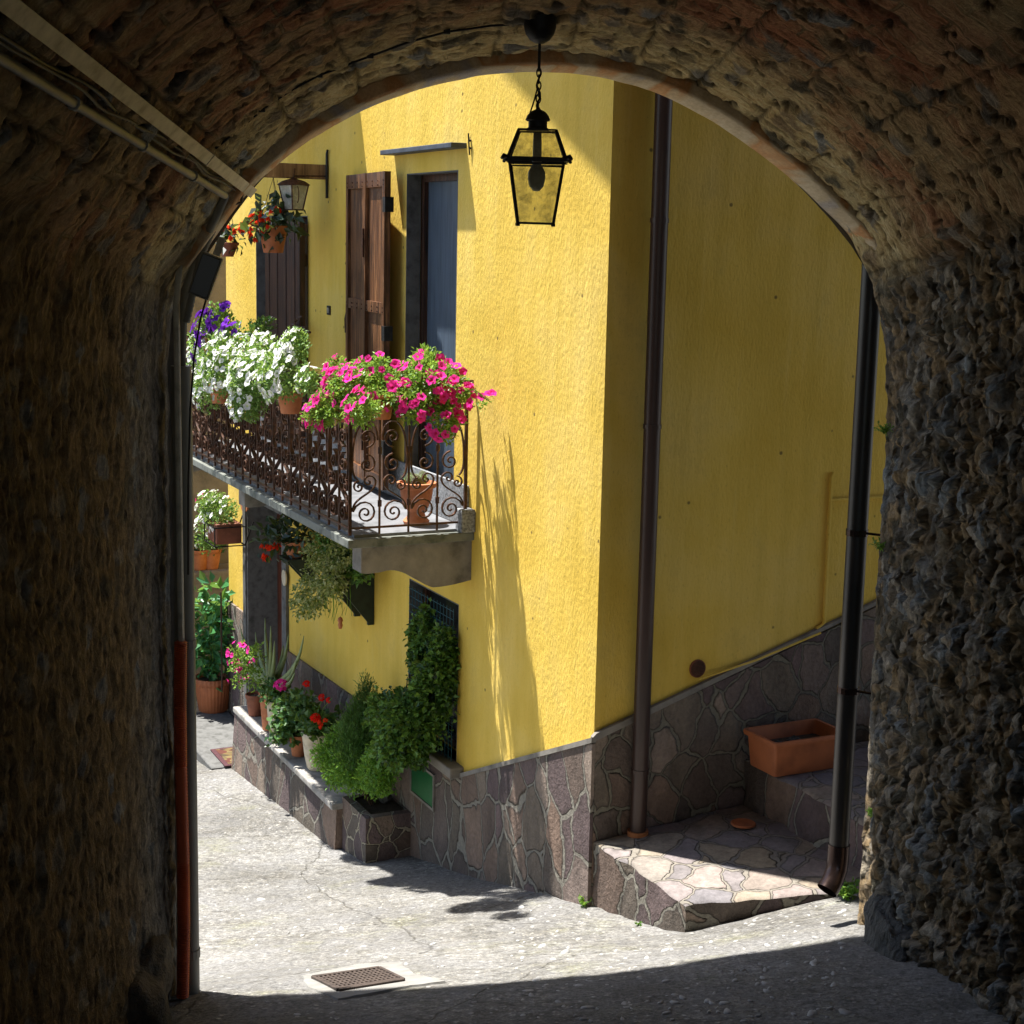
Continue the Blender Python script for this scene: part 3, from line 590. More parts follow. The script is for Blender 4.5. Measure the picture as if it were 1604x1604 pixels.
# ---- things fixed in the passage (passage frame)
def vault_hit(px, py, off=.0):
    for D in np.arange(6.46, .8, -.01):
        q = PA(px, py, D); d = DA - D; P_ = np.stack([Pi[:, 0] - .115 * d * wl_, Pi[:, 1] + .10 * d], 1); i = int(np.argmin((P_[:, 0] - q[0]) ** 2 + (P_[:, 1] - q[2]) ** 2))
        if (q[0] - P_[i, 0]) * Nf[i, 0] + (q[2] - P_[i, 1]) * Nf[i, 1] > off: return V(*q), i
    return V(*q), i
sub = lambda P, o: [tuple(V(*p) - V(*o)) for p in P]
def straight(a, b, ext, n=40):                      # from b (far) to a (near), carried on past a
    d = V(*a) - V(*b); return [V(*b) + d * t for t in np.linspace(0, 1 + ext, n)]
def boxrun(mb, P, tang, nrm, hw, hh, o):
    k = 4; vs = []
    for p in (P[0], P[-1]):
        for sx, sy in ((-1, -1), (1, -1), (1, 1), (-1, 1)): vs.append(tuple(p + V(tang[0], 0, tang[1]) * hw * sx + V(nrm[0], 0, nrm[1]) * hh * sy - o))
    mb.add(vs, [(0, 1, 2, 3), (7, 6, 5, 4)] + [(i, i + 4, (i + 1) % 4 + 4, (i + 1) % 4) for i in range(4)])
fa_, iT = vault_hit(393, 300, .02); ne_, _ = vault_hit(26, 16, .02); tT = V(-Nf[iT][1], Nf[iT][0]); nI = Nf[iT]
cdct = thing('cable_duct', tuple(fa_), 'straight cream cable duct running along the left side of the vault', 'cable duct', frame=MP)
Pd = straight(ne_, fa_, .6); mb = MB(); boxrun(mb, Pd, tT, nI, .021, .015, fa_); mb.build('channel', M['trunk'], cdct)
mb = MB(); j0 = fa_ + (ne_ - fa_) * .30; boxrun(mb, [j0, j0 + (ne_ - fa_) * .006], tT, nI, .0235, .0175, fa_); mb.build('joint_cover', M['trunk'], cdct)
fb_, _ = vault_hit(352, 306, .028); nb_, _ = vault_hit(2, 92, .028)
Pc = straight(nb_, fb_, .6); cn = thing('electric_conduit', tuple(fb_), 'round grey conduit running below the cream cable duct along the left of the vault', 'conduit', frame=MP)
mb = MB(); mb.tube(sub(Pc, fb_), .014, 10); mb.build('pipe', M['greypipe'], cn, True, 40)
for t_ in (.22, .5, .78):
    q = fb_ + (nb_ - fb_) * t_; mb = MB(); mb.tube(sub([q, q + (nb_ - fb_) * .008], fb_), .019, 10); mb.build('clip', M['greypipe'], cn)
    
fc_, _ = vault_hit(372, 296, .02); nc_, _ = vault_hit(2, 52, .02)
c1 = thing('loose_cable', tuple(fc_), 'thin black cable sagging between the cream duct and the grey conduit', 'cable', frame=MP)
Pw = [p + V(.008 * sin(i * .9), 0, .010 * sin(i * .55 + 1)) for i, p in enumerate(straight(nc_, fc_, .6, 50))]; mb = MB(); mb.tube(sub(Pw, fc_), .0065, 6); mb.build('cable', M['cable'], c1, True)
Pw = [p + V(.006 * sin(i * 1.3 + 2), 0, -.014 + .007 * sin(i * .8)) for i, p in enumerate(straight(nc_, fc_, .6, 50))]; mb = MB(); mb.tube(sub(Pw, fc_), .0045, 6); mb.build('second_cable', M['dirtycable'], c1, True)
mb = MB(); Pw = [fc_ + V(.0, 0, 0), fc_ + V(.015, .03, -.02), fc_ + V(.012, .05, -.05), fc_ + V(-.01, .04, -.055), fc_ + V(-.03, .02, -.03)]; mb.tube(sub(Pw, fc_), .007, 6); mb.build('cable_loop', M['dirtycable'], c1, True)
o0 = tuple(fb_)
# wire across the vault
wp = [(338, 232), (372, 205), (410, 172), (455, 142), (500, 118), (540, 103), (580, 88), (640, 66), (700, 50), (770, 40), (836, 37)]
W_ = [vault_hit(px, py, .008)[0] for px, py in wp]; pts = []
for i in range(len(W_) - 1):
    for t in np.linspace(0, 1, 7)[:-1]: pts.append(tuple(W_[i] * (1 - t) + W_[i + 1] * t + V(0, .004 * sin(i * 3 + t * 5), 0)))
pts.append(tuple(W_[-1]))
o2 = pts[-1]; c2 = thing('lantern_cable', o2, 'thin dark cable clipped across the vault from the left wall to the lantern', 'cable', frame=MP)
mb = MB(); mb.tube(sub(pts, o2), .0045, 6); mb.build('cable', M['cable'], c2, True)
for i in (12, 24, 36, 48):
    mb = MB(); p = V(*pts[i]) - V(*o2); mb.bbox(p[0] - .012, p[0] + .012, p[1] - .008, p[1] + .008, p[2] - .008, p[2] + .012, .003); mb.build('clip', M['cable'], c2)

# pipes and hose at the left jamb
def jam(px, py, D=6.42): return PA(px, py, D)
bt = jam(303, 1556); tp = jam(292, 470)
o3 = (bt[0] - .014, 6.42, -3.27)
dp = thing('grey_jamb_pipe', o3, 'thick grey plastic pipe standing against the left edge of the arch', 'pipe', frame=MP)
mb = MB(); mb.tube([(0, 0, -.02), (0.0, 0, 2.75)], .041, 14); mb.build('pipe', M['greypipe'], dp, True, 50)
for z in (.28, 1.62):
    mb = MB(); mb.tube([(0, 0, z - .018), (0, 0, z + .018)], .0455, 14); mb.build('pipe_clamp', M['greypipe'], dp)
mb = MB(); hs = [PA(px, py, 6.34) for px, py in ((294, 560), (298, 500), (318, 420), (336, 385), (352, 330), (362, 300))]; o4 = hs[0]
mb.tube(sub([(o3[0], 6.42, -.55), (o3[0] + .01, 6.42, -.35), (o3[0] + .03, 6.40, -.2), (o3[0] + .10, 6.33, -.03), (o3[0] + .15, 6.24, .05), (o0[0], o0[1] + .02, o0[2])], o3), .017, 8); mb.build('bend', M['greypipe'], dp, True)
hose = []
for px, py in ((286, 1562), (288, 1450), (287, 1350), (283, 1200), (282, 1100), (283, 1003)): hose.append(PA(px, py, 6.32))
hz_ = [V(*h) for h in hose]; o5 = (hose[0][0], hose[0][1], hose[0][2])
hh_ = thing('orange_hose', o5, 'orange corrugated protective hose standing beside the grey pipe at the left jamb', 'hose', frame=MP)
path = []; rad = []
for i in range(len(hz_) - 1):
    nn_ = 60
    for t in np.linspace(0, 1, nn_)[:-1]: path.append(tuple(hz_[i] * (1 - t) + hz_[i + 1] * t - V(*o5)))
rad = [.0245 + .0025 * (1 if (i // 1) % 2 else -1) for i in range(len(path))]
mb = MB(); mb.tube(path, rad, 12); mb.build('hose', M['orange'], hh_, True, 80)
o6 = PA(284, 1003, 6.33); c6 = thing('thin_white_conduit', o6, 'thin pale conduit rising out of the top of the orange hose', 'conduit', frame=MP)
mb = MB(); mb.tube([(0, 0, -.1), (0, 0, .7), (.0, 0, 1.35), (.02, 0, 1.55)], .013, 8); mb.build('conduit', M['trunk'], c6, True)
mb = MB(); P6 = [(.005, .0, 1.5)]; 
cor = [tuple(V(*PA(px, py, 6.33)) - V(*o6)) for px, py in ((292, 505), (303, 455), (313, 405), (326, 375), (340, 345), (353, 312))]
cpath = []
for i in range(len(cor) - 1):
    for t in np.linspace(0, 1, 14)[:-1]: cpath.append(tuple(V(*cor[i]) * (1 - t) + V(*cor[i + 1]) * t))
mb.tube(cpath, [.014 + .002 * (i % 2) for i in range(len(cpath))], 8); mb.build('corrugated_hose', M['greypipe'], c6, True, 80)
# junction box
jb = PA(322, 432, 6.26); jbx = thing('junction_box', jb, 'dark tilted junction box fixed where the arch meets the left jamb', 'junction box', frame=MP)
mb = MB(); ang = radians(20)
mb.bbox(-.042, .042, -.03, .03, -.085, .085, .006); mb.v = [(x * cos(ang) + z * sin(ang), y, -x * sin(ang) + z * cos(ang)) for x, y, z in mb.v]; mb.build('box', M['greypipe'], jbx)
mb = MB(); mb.bbox(-.036, .036, -.036, -.028, -.079, .079, .003); mb.v = [(x * cos(ang) + z * sin(ang), y, -x * sin(ang) + z * cos(ang)) for x, y, z in mb.v]; mb.build('cover', M['darkpipe'], jbx)
mb = MB(); mb.bbox(.0, .028, -.034, -.028, .088, .16, .002); mb.v = [(x * cos(ang) + z * sin(ang), y, -x * sin(ang) + z * cos(ang)) for x, y, z in mb.v]; mb.build('tag_plate', M['trunk'], jbx)
mb = MB(); o7 = PA(302, 700, 6.36); c7 = thing('black_hanging_wire', o7, 'thin black wire hanging from the junction box down the left jamb', 'wire', frame=MP)
mb.tube(sub([PA(324, 465, 6.30), PA(314, 500, 6.30), PA(304, 560, 6.32), PA(298, 640, 6.34), PA(295, 760, 6.36), PA(295, 900, 6.36)], o7), .004, 6); mb.build('wire', M['cable'], c7, True)

# right-hand downpipe of the passage building, stands just outside the arch
rp = [V(*PA(px, py, 6.62)) for px, py in ((1368, 380), (1344, 830), (1329, 1080), (1312, 1345))]
mx_ = sum(p[0] for p in rp) / 4 + .0; DP = 6.62; ob = (mx_, DP, rp[-1][2] - .03)
d2 = thing('dark_downpipe', ob, 'dark round downpipe with a shiny elbow at its foot beside the right jamb', 'downpipe', frame=MP)
mb = MB(); mb.tube([(0, 0, .04), (0, 0, 3.9)], .045, 16); mb.build('pipe', M['darkpipe'], d2, True, 50)
for z in (-rp[-1][2] + rp[2][2] + .03, -rp[-1][2] + rp[1][2] + .02):
    mb = MB(); mb.tube([(0, 0, z - .014), (0, 0, z + .014)], .049, 16); mb.tube([(0, 0, z), (.03, -.03, z), (.12, -.1, z)], .006, 5); mb.build('pipe_clamp', M['copper'], d2)
mb = MB(); mb.tube([(0, 0, .10), (0, 0, .03), (-.006, -.006, -.02), (-.03, -.03, -.065), (-.06, -.05, -.10)], [.049, .049, .049, .048, .049], 16, cap=False); mb.build('elbow', M['copper'], d2, True, 50)

# boulder at the right jamb
def rock(name, c, r, label, mat, frame=MP, seed=1, cat='stone', sub_=4):
    import bmesh
    bm = bmesh.new(); bmesh.ops.create_icosphere(bm, subdivisions=sub_, radius=1); mb = MB(); o = thing(name, c, label, cat, frame=frame)
    P = np.array([v.co[:] for v in bm.verts]); n1 = fbm(P[:, 0] * 1.6 + seed, P[:, 1] * 1.6 + P[:, 2] * 1.3, 4, seed); n2 = fbm(P[:, 2] * 5 + seed, P[:, 0] * 5 - P[:, 1] * 4, 3, seed + 5)
    P = np.sign(P) * np.abs(P) ** .8; n3 = fbm(P[:, 0] * 13 + P[:, 2] * 3 + seed, P[:, 2] * 12 + P[:, 1] * 9, 3, seed + 9); P = P * (1 + .45 * n1 + .16 * n2 + .06 * n3)[:, None] * np.array(r)
    mb.v = [tuple(p) for p in P]; mb.f = [tuple(v.index for v in f.verts) for f in bm.faces]; bm.free(); b = mb.build('rock', mat, o, True); return o
pr = PA(1372, 1468, 6.05); rock('boulder', (pr[0] + .09, 6.05, pr[2] - .05), (.11, .22, .17), 'dark grey rugged boulder at the foot of the right jamb', M['boulder'], seed=4)
pr = PA(262, 1540, 6.0); rock('corner_stone', (pr[0] - .10, 6.0, pr[2]), (.12, .3, .22), 'dark rounded stone at the foot of the left jamb', M['darkrock'], seed=9)

# lantern in the vault
DL = 5.80
lt = PA(846, 36, DL); top = (lt[0], DL, lt[2] + .02)

ln = thing('hanging_lantern', top, 'black iron lantern with dusty glass hanging from the crown of the vault', 'lantern', frame=MP)
zt0 = PA(846, 40, DL)[2] - top[2]
def lz(py): return PA(846, py, DL)[2] - top[2]
dxl = lambda py: PA(846 + (py - 60) * -.012, py, DL)[0] - top[0]
mb = MB(); z0 = lz(40); mb.lathe([(.058, z0 + .035), (.058, z0), (.056, z0 - .012), (.05, z0 - .03), (.035, z0 - .05), (.014, z0 - .062), (.0, z0 - .063)], (0, 0, 0), 24); mb.build('ceiling_cup', M['black'], ln, True, 50)
mb = MB(); mb.tube([(0, 0, lz(64)), (0, 0, lz(112))], .0055, 8); mb.build('rod', M['black'], ln)
mb = MB(); zc = lz(108); k = 0
while zc > lz(172):
    a = (k % 2) * pi / 2; mb.tube([(.008 * cos(t) * cos(a), .008 * cos(t) * sin(a), zc - .013 + .0155 * sin(t)) for t in np.linspace(0, 2 * pi, 13)[:-1]], .0028, 5, closed=True); zc -= .0225; k += 1
mb.tube([(.006 * sin(i * .9), .006 * cos(i * 1.1) - .004, lz(105) + (lz(176) - lz(105)) * i / 14) for i in range(15)], .0034, 5)
mb.tube([(-.004, .01, lz(140)), (-.012, .012, lz(155)), (-.022, .012, lz(170)), (-.03, .0, lz(180))], .003, 5)
mb.build('chain', M['black'], ln)
mb = MB(); mb.lathe([(.001, lz(172)), (.012, lz(172)), (.026, lz(175)), (.038, lz(181)), (.045, lz(188)), (.040, lz(190)), (.034, lz(190)), (.034, lz(200)), (.040, lz(202)), (.040, lz(205))], (0, 0, 0), 20); mb.build('chimney_cap', M['black'], ln, True, 40)
rings = {'a': (.066, lz(205)), 'b': (.103, lz(250)), 'c': (.095, lz(258)), 'd': (.064, lz(350))}
tw = radians(-7.4)
def sq(r, z): return [V(r * sqrt(2) * cos(tw + pi / 4 + i * pi / 2), r * sqrt(2) * sin(tw + pi / 4 + i * pi / 2), z) for i in range(4)]
mb = MB(); A_, B_, C_, D_ = (sq(*rings[k]) for k in 'abcd')
for Q, r in ((A_, .006), (B_, .008), (C_, .006), (D_, .006)): mb.tube(Q, r, 4, closed=True)
for i in range(4): mb.tube([A_[i], B_[i]], .0055, 4); mb.tube([C_[i], D_[i]], .0055, 4); q = B_[i] / np.linalg.norm(B_[i][:2]); mb.tube([B_[i], B_[i] + V(q[0] * .018, q[1] * .018, .006), B_[i] + V(q[0] * .028, q[1] * .028, -.004)], [.010, .009, .006], 6); mb.tube([D_[i], D_[i] + V(0, 0, -.01)], .008, 5)
bb = rings['b']; mb.lathe([(bb[0] * 1.2, 0)], (0, 0, 0), 4) if False else None
mb.tube(sq(rings['b'][0] + .004, rings['b'][1] - .006), .008, 4, closed=True)
mb.build('frame', M['black'], ln)
for i in range(4):
    j = (i + 1) % 4
    mb = MB(); mb.add([A_[i], A_[j], B_[j], B_[i]], [(0, 1, 2, 3)]); mb.build('pane', M['lampglass'], ln)
    mb = MB(); mb.add([C_[i], C_[j], D_[j], D_[i]], [(0, 1, 2, 3)]); mb.build('pane', M['lampglass'], ln)
mb = MB(); mb.lathe([(.014, lz(208)), (.016, lz(225)), (.016, lz(258)), (.022, lz(262)), (.031, lz(270)), (.032, lz(280)), (.026, lz(292)), (.012, lz(299)), (.001, lz(300))], (0, 0, 0), 20); mb.build('bulb', M['bulb'], ln, True)

# ================================================================= YELLOW HOUSE
hb = thing('yellow_house', (0, 0, 0), 'tall yellow plastered corner house with stone cladding along its base', 'house')
XW, ZT = -7.42, 5.2
def zroof(x): return 2.0 + .51 * (-x) + .06
w1 = (PF(638, 272)[0], PF(718, 266)[0], -1.76, .421)          # french window
w2 = (-6.42, -4.98, -1.76, .15)                                  # far door on the balcony
l1 = (PF(642, 908)[0], PF(719, 945)[0], -3.40, -2.338)        # low window
l2 = (-6.75, -5.60, -4.95, -2.33)                                # low door
holes = [w1, w2, l1, l2]
def wall_holes(mb, x0, x1, z0, z1, holes, depth, top=None):
    xs = sorted(set([x0, x1] + [h[i] for h in holes for i in (0, 1)])); zs = sorted(set([z0, z1] + [h[i] for h in holes for i in (2, 3)]))
    for i in range(len(xs) - 1):
        for j in range(len(zs) - 1):
            cx, cz = (xs[i] + xs[i + 1]) / 2, (zs[j] + zs[j + 1]) / 2
            if any(h[0] < cx < h[1] and h[2] < cz < h[3] for h in holes): continue
            mb.add([(xs[i], 0, zs[j]), (xs[i + 1], 0, zs[j]), (xs[i + 1], 0, zs[j + 1]), (xs[i], 0, zs[j + 1])], [(0, 1, 2, 3)])
    for h in holes:
        a, b, c, d = h
        mb.add([(a, 0, c), (b, 0, c), (b, 0, d), (a, 0, d), (a, depth, c), (b, depth, c), (b, depth, d), (a, depth, d)], [(0, 4, 5, 1), (1, 5, 6, 2), (2, 6, 7, 3), (3, 7, 4, 0)])
mb = MB(); wall_holes(mb, XW, 0, -6.2, 2.02, holes, .10)
mb.add([(XW, 0, 2.02), (0, 0, 2.02), (XW, 0, zroof(XW))], [(0, 1, 2)])
mb.build('front_wall', M['plaster'], hb)
mb = MB(); mb.add([(0, 0, -6.2), (0, 7, -6.2), (0, 7, 2.02), (0, 0, 2.02)], [(0, 1, 2, 3)]); 
mb.add([(0, 7, -6.2), (XW, 7, -6.2), (XW, 7, zroof(XW)), (0, 7, 2.02)], [(0, 1, 2, 3)]); mb.add([(XW, 7, -6.2), (XW, 0, -6.2), (XW, 0, zroof(XW)), (XW, 7, zroof(XW))], [(0, 1, 2, 3)])
mb.build('side_wall', M['plaster'], hb)
# unseen roof, its pitch and verge shaped to throw a diagonal shadow
OV = .42; mb = MB(); xe = .32
pr_ = [(xe, zroof(xe) - .10), (xe, zroof(xe) + .02), (XW - .3, zroof(XW - .3) + .02), (XW - .3, zroof(XW - .3) - .10)]
mb.prism(pr_, 1, -OV, 7.4); mb.build('roof', M['tile'], hb)
# inner dark room so openings read dark
mb = MB(); mb.box(XW + .3, -.3, .5, 5, -5.5, .9); mb.f = [tuple(reversed(f)) for f in mb.f]

# plinth cladding, front: top edge follows the photo
PT = .022
def poly_slab_y(mb, poly, y0, y1): mb.prism(poly, 1, y0, y1)
mb = MB()
xg1 = l1[1] + .03
top_f = [(xg1, -3.505), (-.0 + PT, -2.70)]
mb.prism([(xg1, -4.9), (PT, -4.6), (PT, -2.695), (xg1, -3.505)], 1, -PT, -.002)
mb.build('front_cladding', M['clad'], hb)
mb = MB(); mb.prism([(-5.56, -5.4), (xg1 - .002, -4.9), (xg1 - .002, -3.47), (l1[0] - .25, -3.47), (-5.56, -3.54)], 1, -PT, -.002)
mb.prism([(XW, -6), (-6.80, -5.6), (-6.80, -3.50), (XW, -3.50)], 1, -PT, -.002)
mb.build('front_cladding', M['cement'] if False else M['clad'], hb)
mb = MB(); mb.prism([(xg1 + .0, -3.505), (PT + .006, -2.695), (PT + .006, -2.665), (xg1, -3.475)], 1, -PT - .008, -.003); mb.build('cladding_coping', M['cement'], hb)
mb = MB(); mb.prism([(-.0, -6), (2.6, -6), (2.6, -1.83), (1.68, -2.15), (0, -2.685)], 0, .002, PT); mb.build('side_cladding', M['clad_side'], hb)
mb = MB(); mb.prism([(-.022, -2.665), (-.022, -2.695), (0, -2.685), (2.6, -1.83), (2.6, -1.79), (1.68, -2.11), (0, -2.645)], 0, .003, PT + .008); mb.build('cladding_coping', M['cement'], hb)
# window sill of the low window
mb = MB(); mb.bbox(l1[0] - .18, l1[1] + .12, -.10, .10, -3.47, -3.40, .012); mb.build('window_sill', M['cement'], hb)
# french window
def frame_rect(mb, a, b, c, d, y0, y1, t):
    mb.box(a, a + t, y0, y1, c, d); mb.box(b - t, b, y0, y1, c, d); mb.box(a + t, b - t, y0, y1, d - t, d); mb.box(a + t, b - t, y0, y1, c, c + t)
def window(hole, fw, mat_frame, mat_pane, name='window', mull=True):
    a, b, c, d = hole; g = MB(); e_ = .003
    frame_rect(g, a + e_, b - e_, c + e_, d - e_, .105, .17, fw); f = g.build(name, mat_frame, hb)
    g = MB(); g.add([(a + fw, .135, c + fw), (b - fw, .135, c + fw), (b - fw, .135, d - fw), (a + fw, .135, d - fw)], [(0, 1, 2, 3)]); g.build('pane', mat_pane, f); return f
def jambs(hole, nm='stone_surround', t=.008, mat=None):
    a, b, c, d = hole; g = MB(); y1 = .099; g.box(a + .001, a + t, -.004, y1, c, d - .001); g.box(b - t, b - .001, -.001, y1, c, d - .001); g.box(a + t, b - t, -.001, y1, d - t, d - .001); return g.build(nm, mat or M['jamb'], hb)
jambs(w1); window(w1, .05, M['darkwood'], M['curtain'])
jambs(w2); window(w2, .06, M['darkwood'], M['darkglass'])
jambs(l1); 
f = window(l1, .045, M['darkwood'], M['darkglass'])
# low door: deep stone reveal, red-brown door
a, b, c, d = l2
g = MB(); g.box(a, a + .03, -.012, .33, c, d); g.box(b - .05, b, -.02, .33, c, d); g.box(a + .03, b - .05, -.014, .33, d - .05, d); g.box(b - .012, b + .10, -.028, -.004, c, d + .1); g.box(a - .09, a - .001, -.026, -.004, c, d + .1); g.box(a, b - .012, -.027, -.003, d + .001, d + .1); g.build('stone_surround', M['jamb'], hb)
g = MB(); g.box(a + .035, b - .055, .27, .32, c, d - .055); dr_ = g.build('door', M['doorred'], hb)
g = MB(); g.tube([(b - .16, .25, -3.85), (b - .28, .24, -3.85)], .01, 6); g.build('handle', M['black'], dr_)
# stone slab canopy above the french window
ca = PF(620, 248); cb = PF(731, 230); g = MB(); g.bbox(ca[0] - .03, cb[0], -.105, .02, .548, .580, .005); g.build('canopy', M['slate'], hb)

# shutters
def shutter(x0, z0, z1, wid, ang, y, nm, mat, panels=True):
    t = .045; s_ = MB(); st = .055
    root_pts = []
    def tr(mb): mb.v = [(x0 - x * cos(ang), y + y_ + x * -sin(ang) * -1 * 0 + x * sin(ang), z) for x, y_, z in mb.v]; return mb
    s_.box(0, st, -t, 0, z0, z1); s_.box(wid - st, wid, -t, 0, z0, z1); s_.box(wid / 2 - .035, wid / 2 + .035, -t - .004, 0, z0, z1)
    H_ = z1 - z0
    for zz, hh in ((z0, .09), (z0 + H_ * .56, .075), (z1 - .10, .10)): s_.box(st, wid / 2 - .035, -t + .003, -.002, zz, zz + hh); s_.box(wid / 2 + .035, wid - st, -t + .003, -.002, zz, zz + hh)
    sh = tr(s_).build(nm, mat, hb)
    p_ = MB()
    for xa, xb in ((st, wid / 2 - .035), (wid / 2 + .035, wid - st)): p_.box(xa, xb, -.022, -.006, z0 + .05, z1 - .05)
    tr(p_).build('panel', mat, sh)
    for zc in (z0 + .32, z0 + .62, z1 - .48):
        h_ = MB(); h_.prism([(zc - .10, -t - .016), (zc + .10, -t - .016), (zc + .10, -t - .004), (zc - .10, -t - .004)], 0, wid / 2 - .012, wid / 2 + .004); h_.v = [(x, z_, y_) for x, y_, z_ in h_.v]; h_.box(wid / 2 - .02, wid / 2 + .02, -t - .018, -t, zc - .02, zc + .02); tr(h_).build('bolt', M['iron'], sh)
    for zc in (z1 - .07, z0 + H_ * .56 + .03):
        for xx in list(np.linspace(.03, wid / 2 - .06, 4)) + list(np.linspace(wid / 2 + .06, wid - .04, 4)):
            for dz in (-.018, .012): h_ = MB(); h_.tube([(xx, -t - .004, zc + dz), (xx, -t + .004, zc + dz)], .0055, 5); tr(h_).build('stud', M['iron'], sh)
    for zc in (z1 - .22, z0 + H_ * .5, z0 + .3): h_ = MB(); h_.box(-.035, .03, -t - .006, .012, zc - .05, zc + .05); tr(h_).build('hinge', M['black'], sh)
    h_ = MB(); h_.tube([(wid - .0, -t * .5, z0 + H_ * .47), (wid + .05, -t * .7, z0 + H_ * .47 + .01), (wid + .06, -t * .7, z0 + H_ * .52), (wid + .03, -t * .6, z0 + H_ * .55), (wid, -t * .5, z0 + H_ * .55)], .007, 6); tr(h_).build('handle', M['black'], sh)
    return sh
shutter(w1[0] - .06, -1.74, .435, 1.0, radians(4.5), -.095, 'shutter', M['brownwood'])
g = MB(); xs_ = np.linspace(-5.88, -4.95, 9)
for i in range(8): g.bbox(xs_[i] + .002, xs_[i + 1] - .002, -.085 + .006 * (i % 2), -.03, -1.74, .12, .006)
sh2 = g.build('shutter', M['darkwood'], hb)
for zc in (-.2, -1.1): g = MB(); g.box(-5.85, -4.98, -.03, -.006, zc - .05, zc + .05); g.build('batten', M['darkwood'], sh2)
g = MB(); cx, cz = PF(590 - 105, 512, .05)[0], PF(485, 512, .05)[2]
for k in range(5): a_ = k * 1.3; g.tube([(cx - .25, -.10, cz), (cx - .05 + .05 * cos(a_), -.14, cz + .07 * sin(a_)), (cx + .12 * cos(a_), -.12, cz + .09 * sin(a_))], .008, 5)
g.tube([(cx - .3, -.1, cz), (cx + .22, -.12, cz - .03)], .011, 6); g.build('latch', M['iron'], sh2)

# switch plate, small fixings on the wall
q = PF(516, 486); g = MB(); g.bbox(q[0] - .035, q[0] + .035, -.012, 0, q[2] - .035, q[2] + .035, .003); sp = g.build('switch_plate', M['black'], hb)
g = MB(); g.box(q[0] - .014, q[0] - .004, -.016, -.012, q[2] - .02, q[2] + .02); g.box(q[0] + .006, q[0] + .016, -.016, -.012, q[2] - .02, q[2] + .02); g.build('switch', M['trunk'], sp)
g = MB()
for py in (222, 234): q = PF(738, py); g.lathe([(.012, 0), (.008, .012), (.001, .014)], (q[0], -.006, q[2]), 8)
q = PF(738, 222); g.tube([(q[0], -.01, q[2] - .08), (q[0], -.02, q[2] + .05)], .005, 5); g.build('wall_hook', M['black'], hb)

# deck added out of view to shade the wall, plus a beam jutting out
g = MB(); g.box(-6.7, -3.90, -.62, -.001, 1.20, 1.27)
for x in np.arange(-6.6, -3.9, .45): g.box(x, x + .08, -.58, -.001, 1.10, 1.199)
g.build('shade_deck', M['beam'], hb)
q = PF(513, 262); z0 = PF(513, 281)[2]; z1 = PF(513, 258)[2]; g = MB(); g.bbox(q[0] - .09, q[0] + .0, -1.25, -.001, z0, z1, .008); g.build('jutting_beam', M['beam'], hb)
g = MB(); q2 = PF(508, 241); q3 = PF(508, 311); g.tube([(q[0] + .03, -.015, q3[2]), (q[0] + .03, -.015, q2[2])], .011, 6); g.tube([(q[0] + .03, -.015, q2[2]), (q[0] + .06, -.02, q2[2] + .02)], .01, 5); g.build('iron_tie', M['black'], hb)

# balcony
bx1 = -1.67; bx0 = -6.42; bo = .84; zf = -1.80
bal = thing('balcony', (0, 0, 0), None, None); bal.matrix_world = Matrix.Identity(4); bal.parent = hb
g = MB(); g.bbox(bx0, bx1 + .03, -bo, -.001, zf - .075, zf - .022, .006); g.build('slab', M['slab'], bal)
g = MB(); g.box(bx0 + .01, bx1 - .03, -bo + .06, -.002, zf - .0215, zf - .004); g.build('floor', M['floor'], bal)
g = MB(); g.bbox(bx1 - .05, bx1 + .05, -.10, -.0015, zf - .020, zf + .125, .01); g.box(bx0, bx1 - .06, -.026, -.0025, zf, zf + .26); g.build('skirting', M['speck'], bal)
def corbel(x, wdt):
    g = MB(); P = []
    zt_ = zf - .076
    for y, dz in ((-.74, 0), (-.74, -.165), (-.70, -.172), (-.62, -.168)): P.append((y, zt_ + dz))
    for t in np.linspace(0, 1, 14): P.append((-.60 + .34 * t, zt_ - .165 + .03 * sin(t * pi) - .125 * (t * t * (3 - 2 * t))))
    for t in np.linspace(0, 1, 6)[1:]: P.append((-.26 + .26 * t - .001, zt_ - .290 + .03 * t * t))
    P.append((-.001, zt_)); g.prism(P, 0, x - wdt, x); return g.build('corbel', M['cement'], bal)
corbel(bx1 - .01, .16); corbel(-4.25, .16); corbel(-6.2, .16)
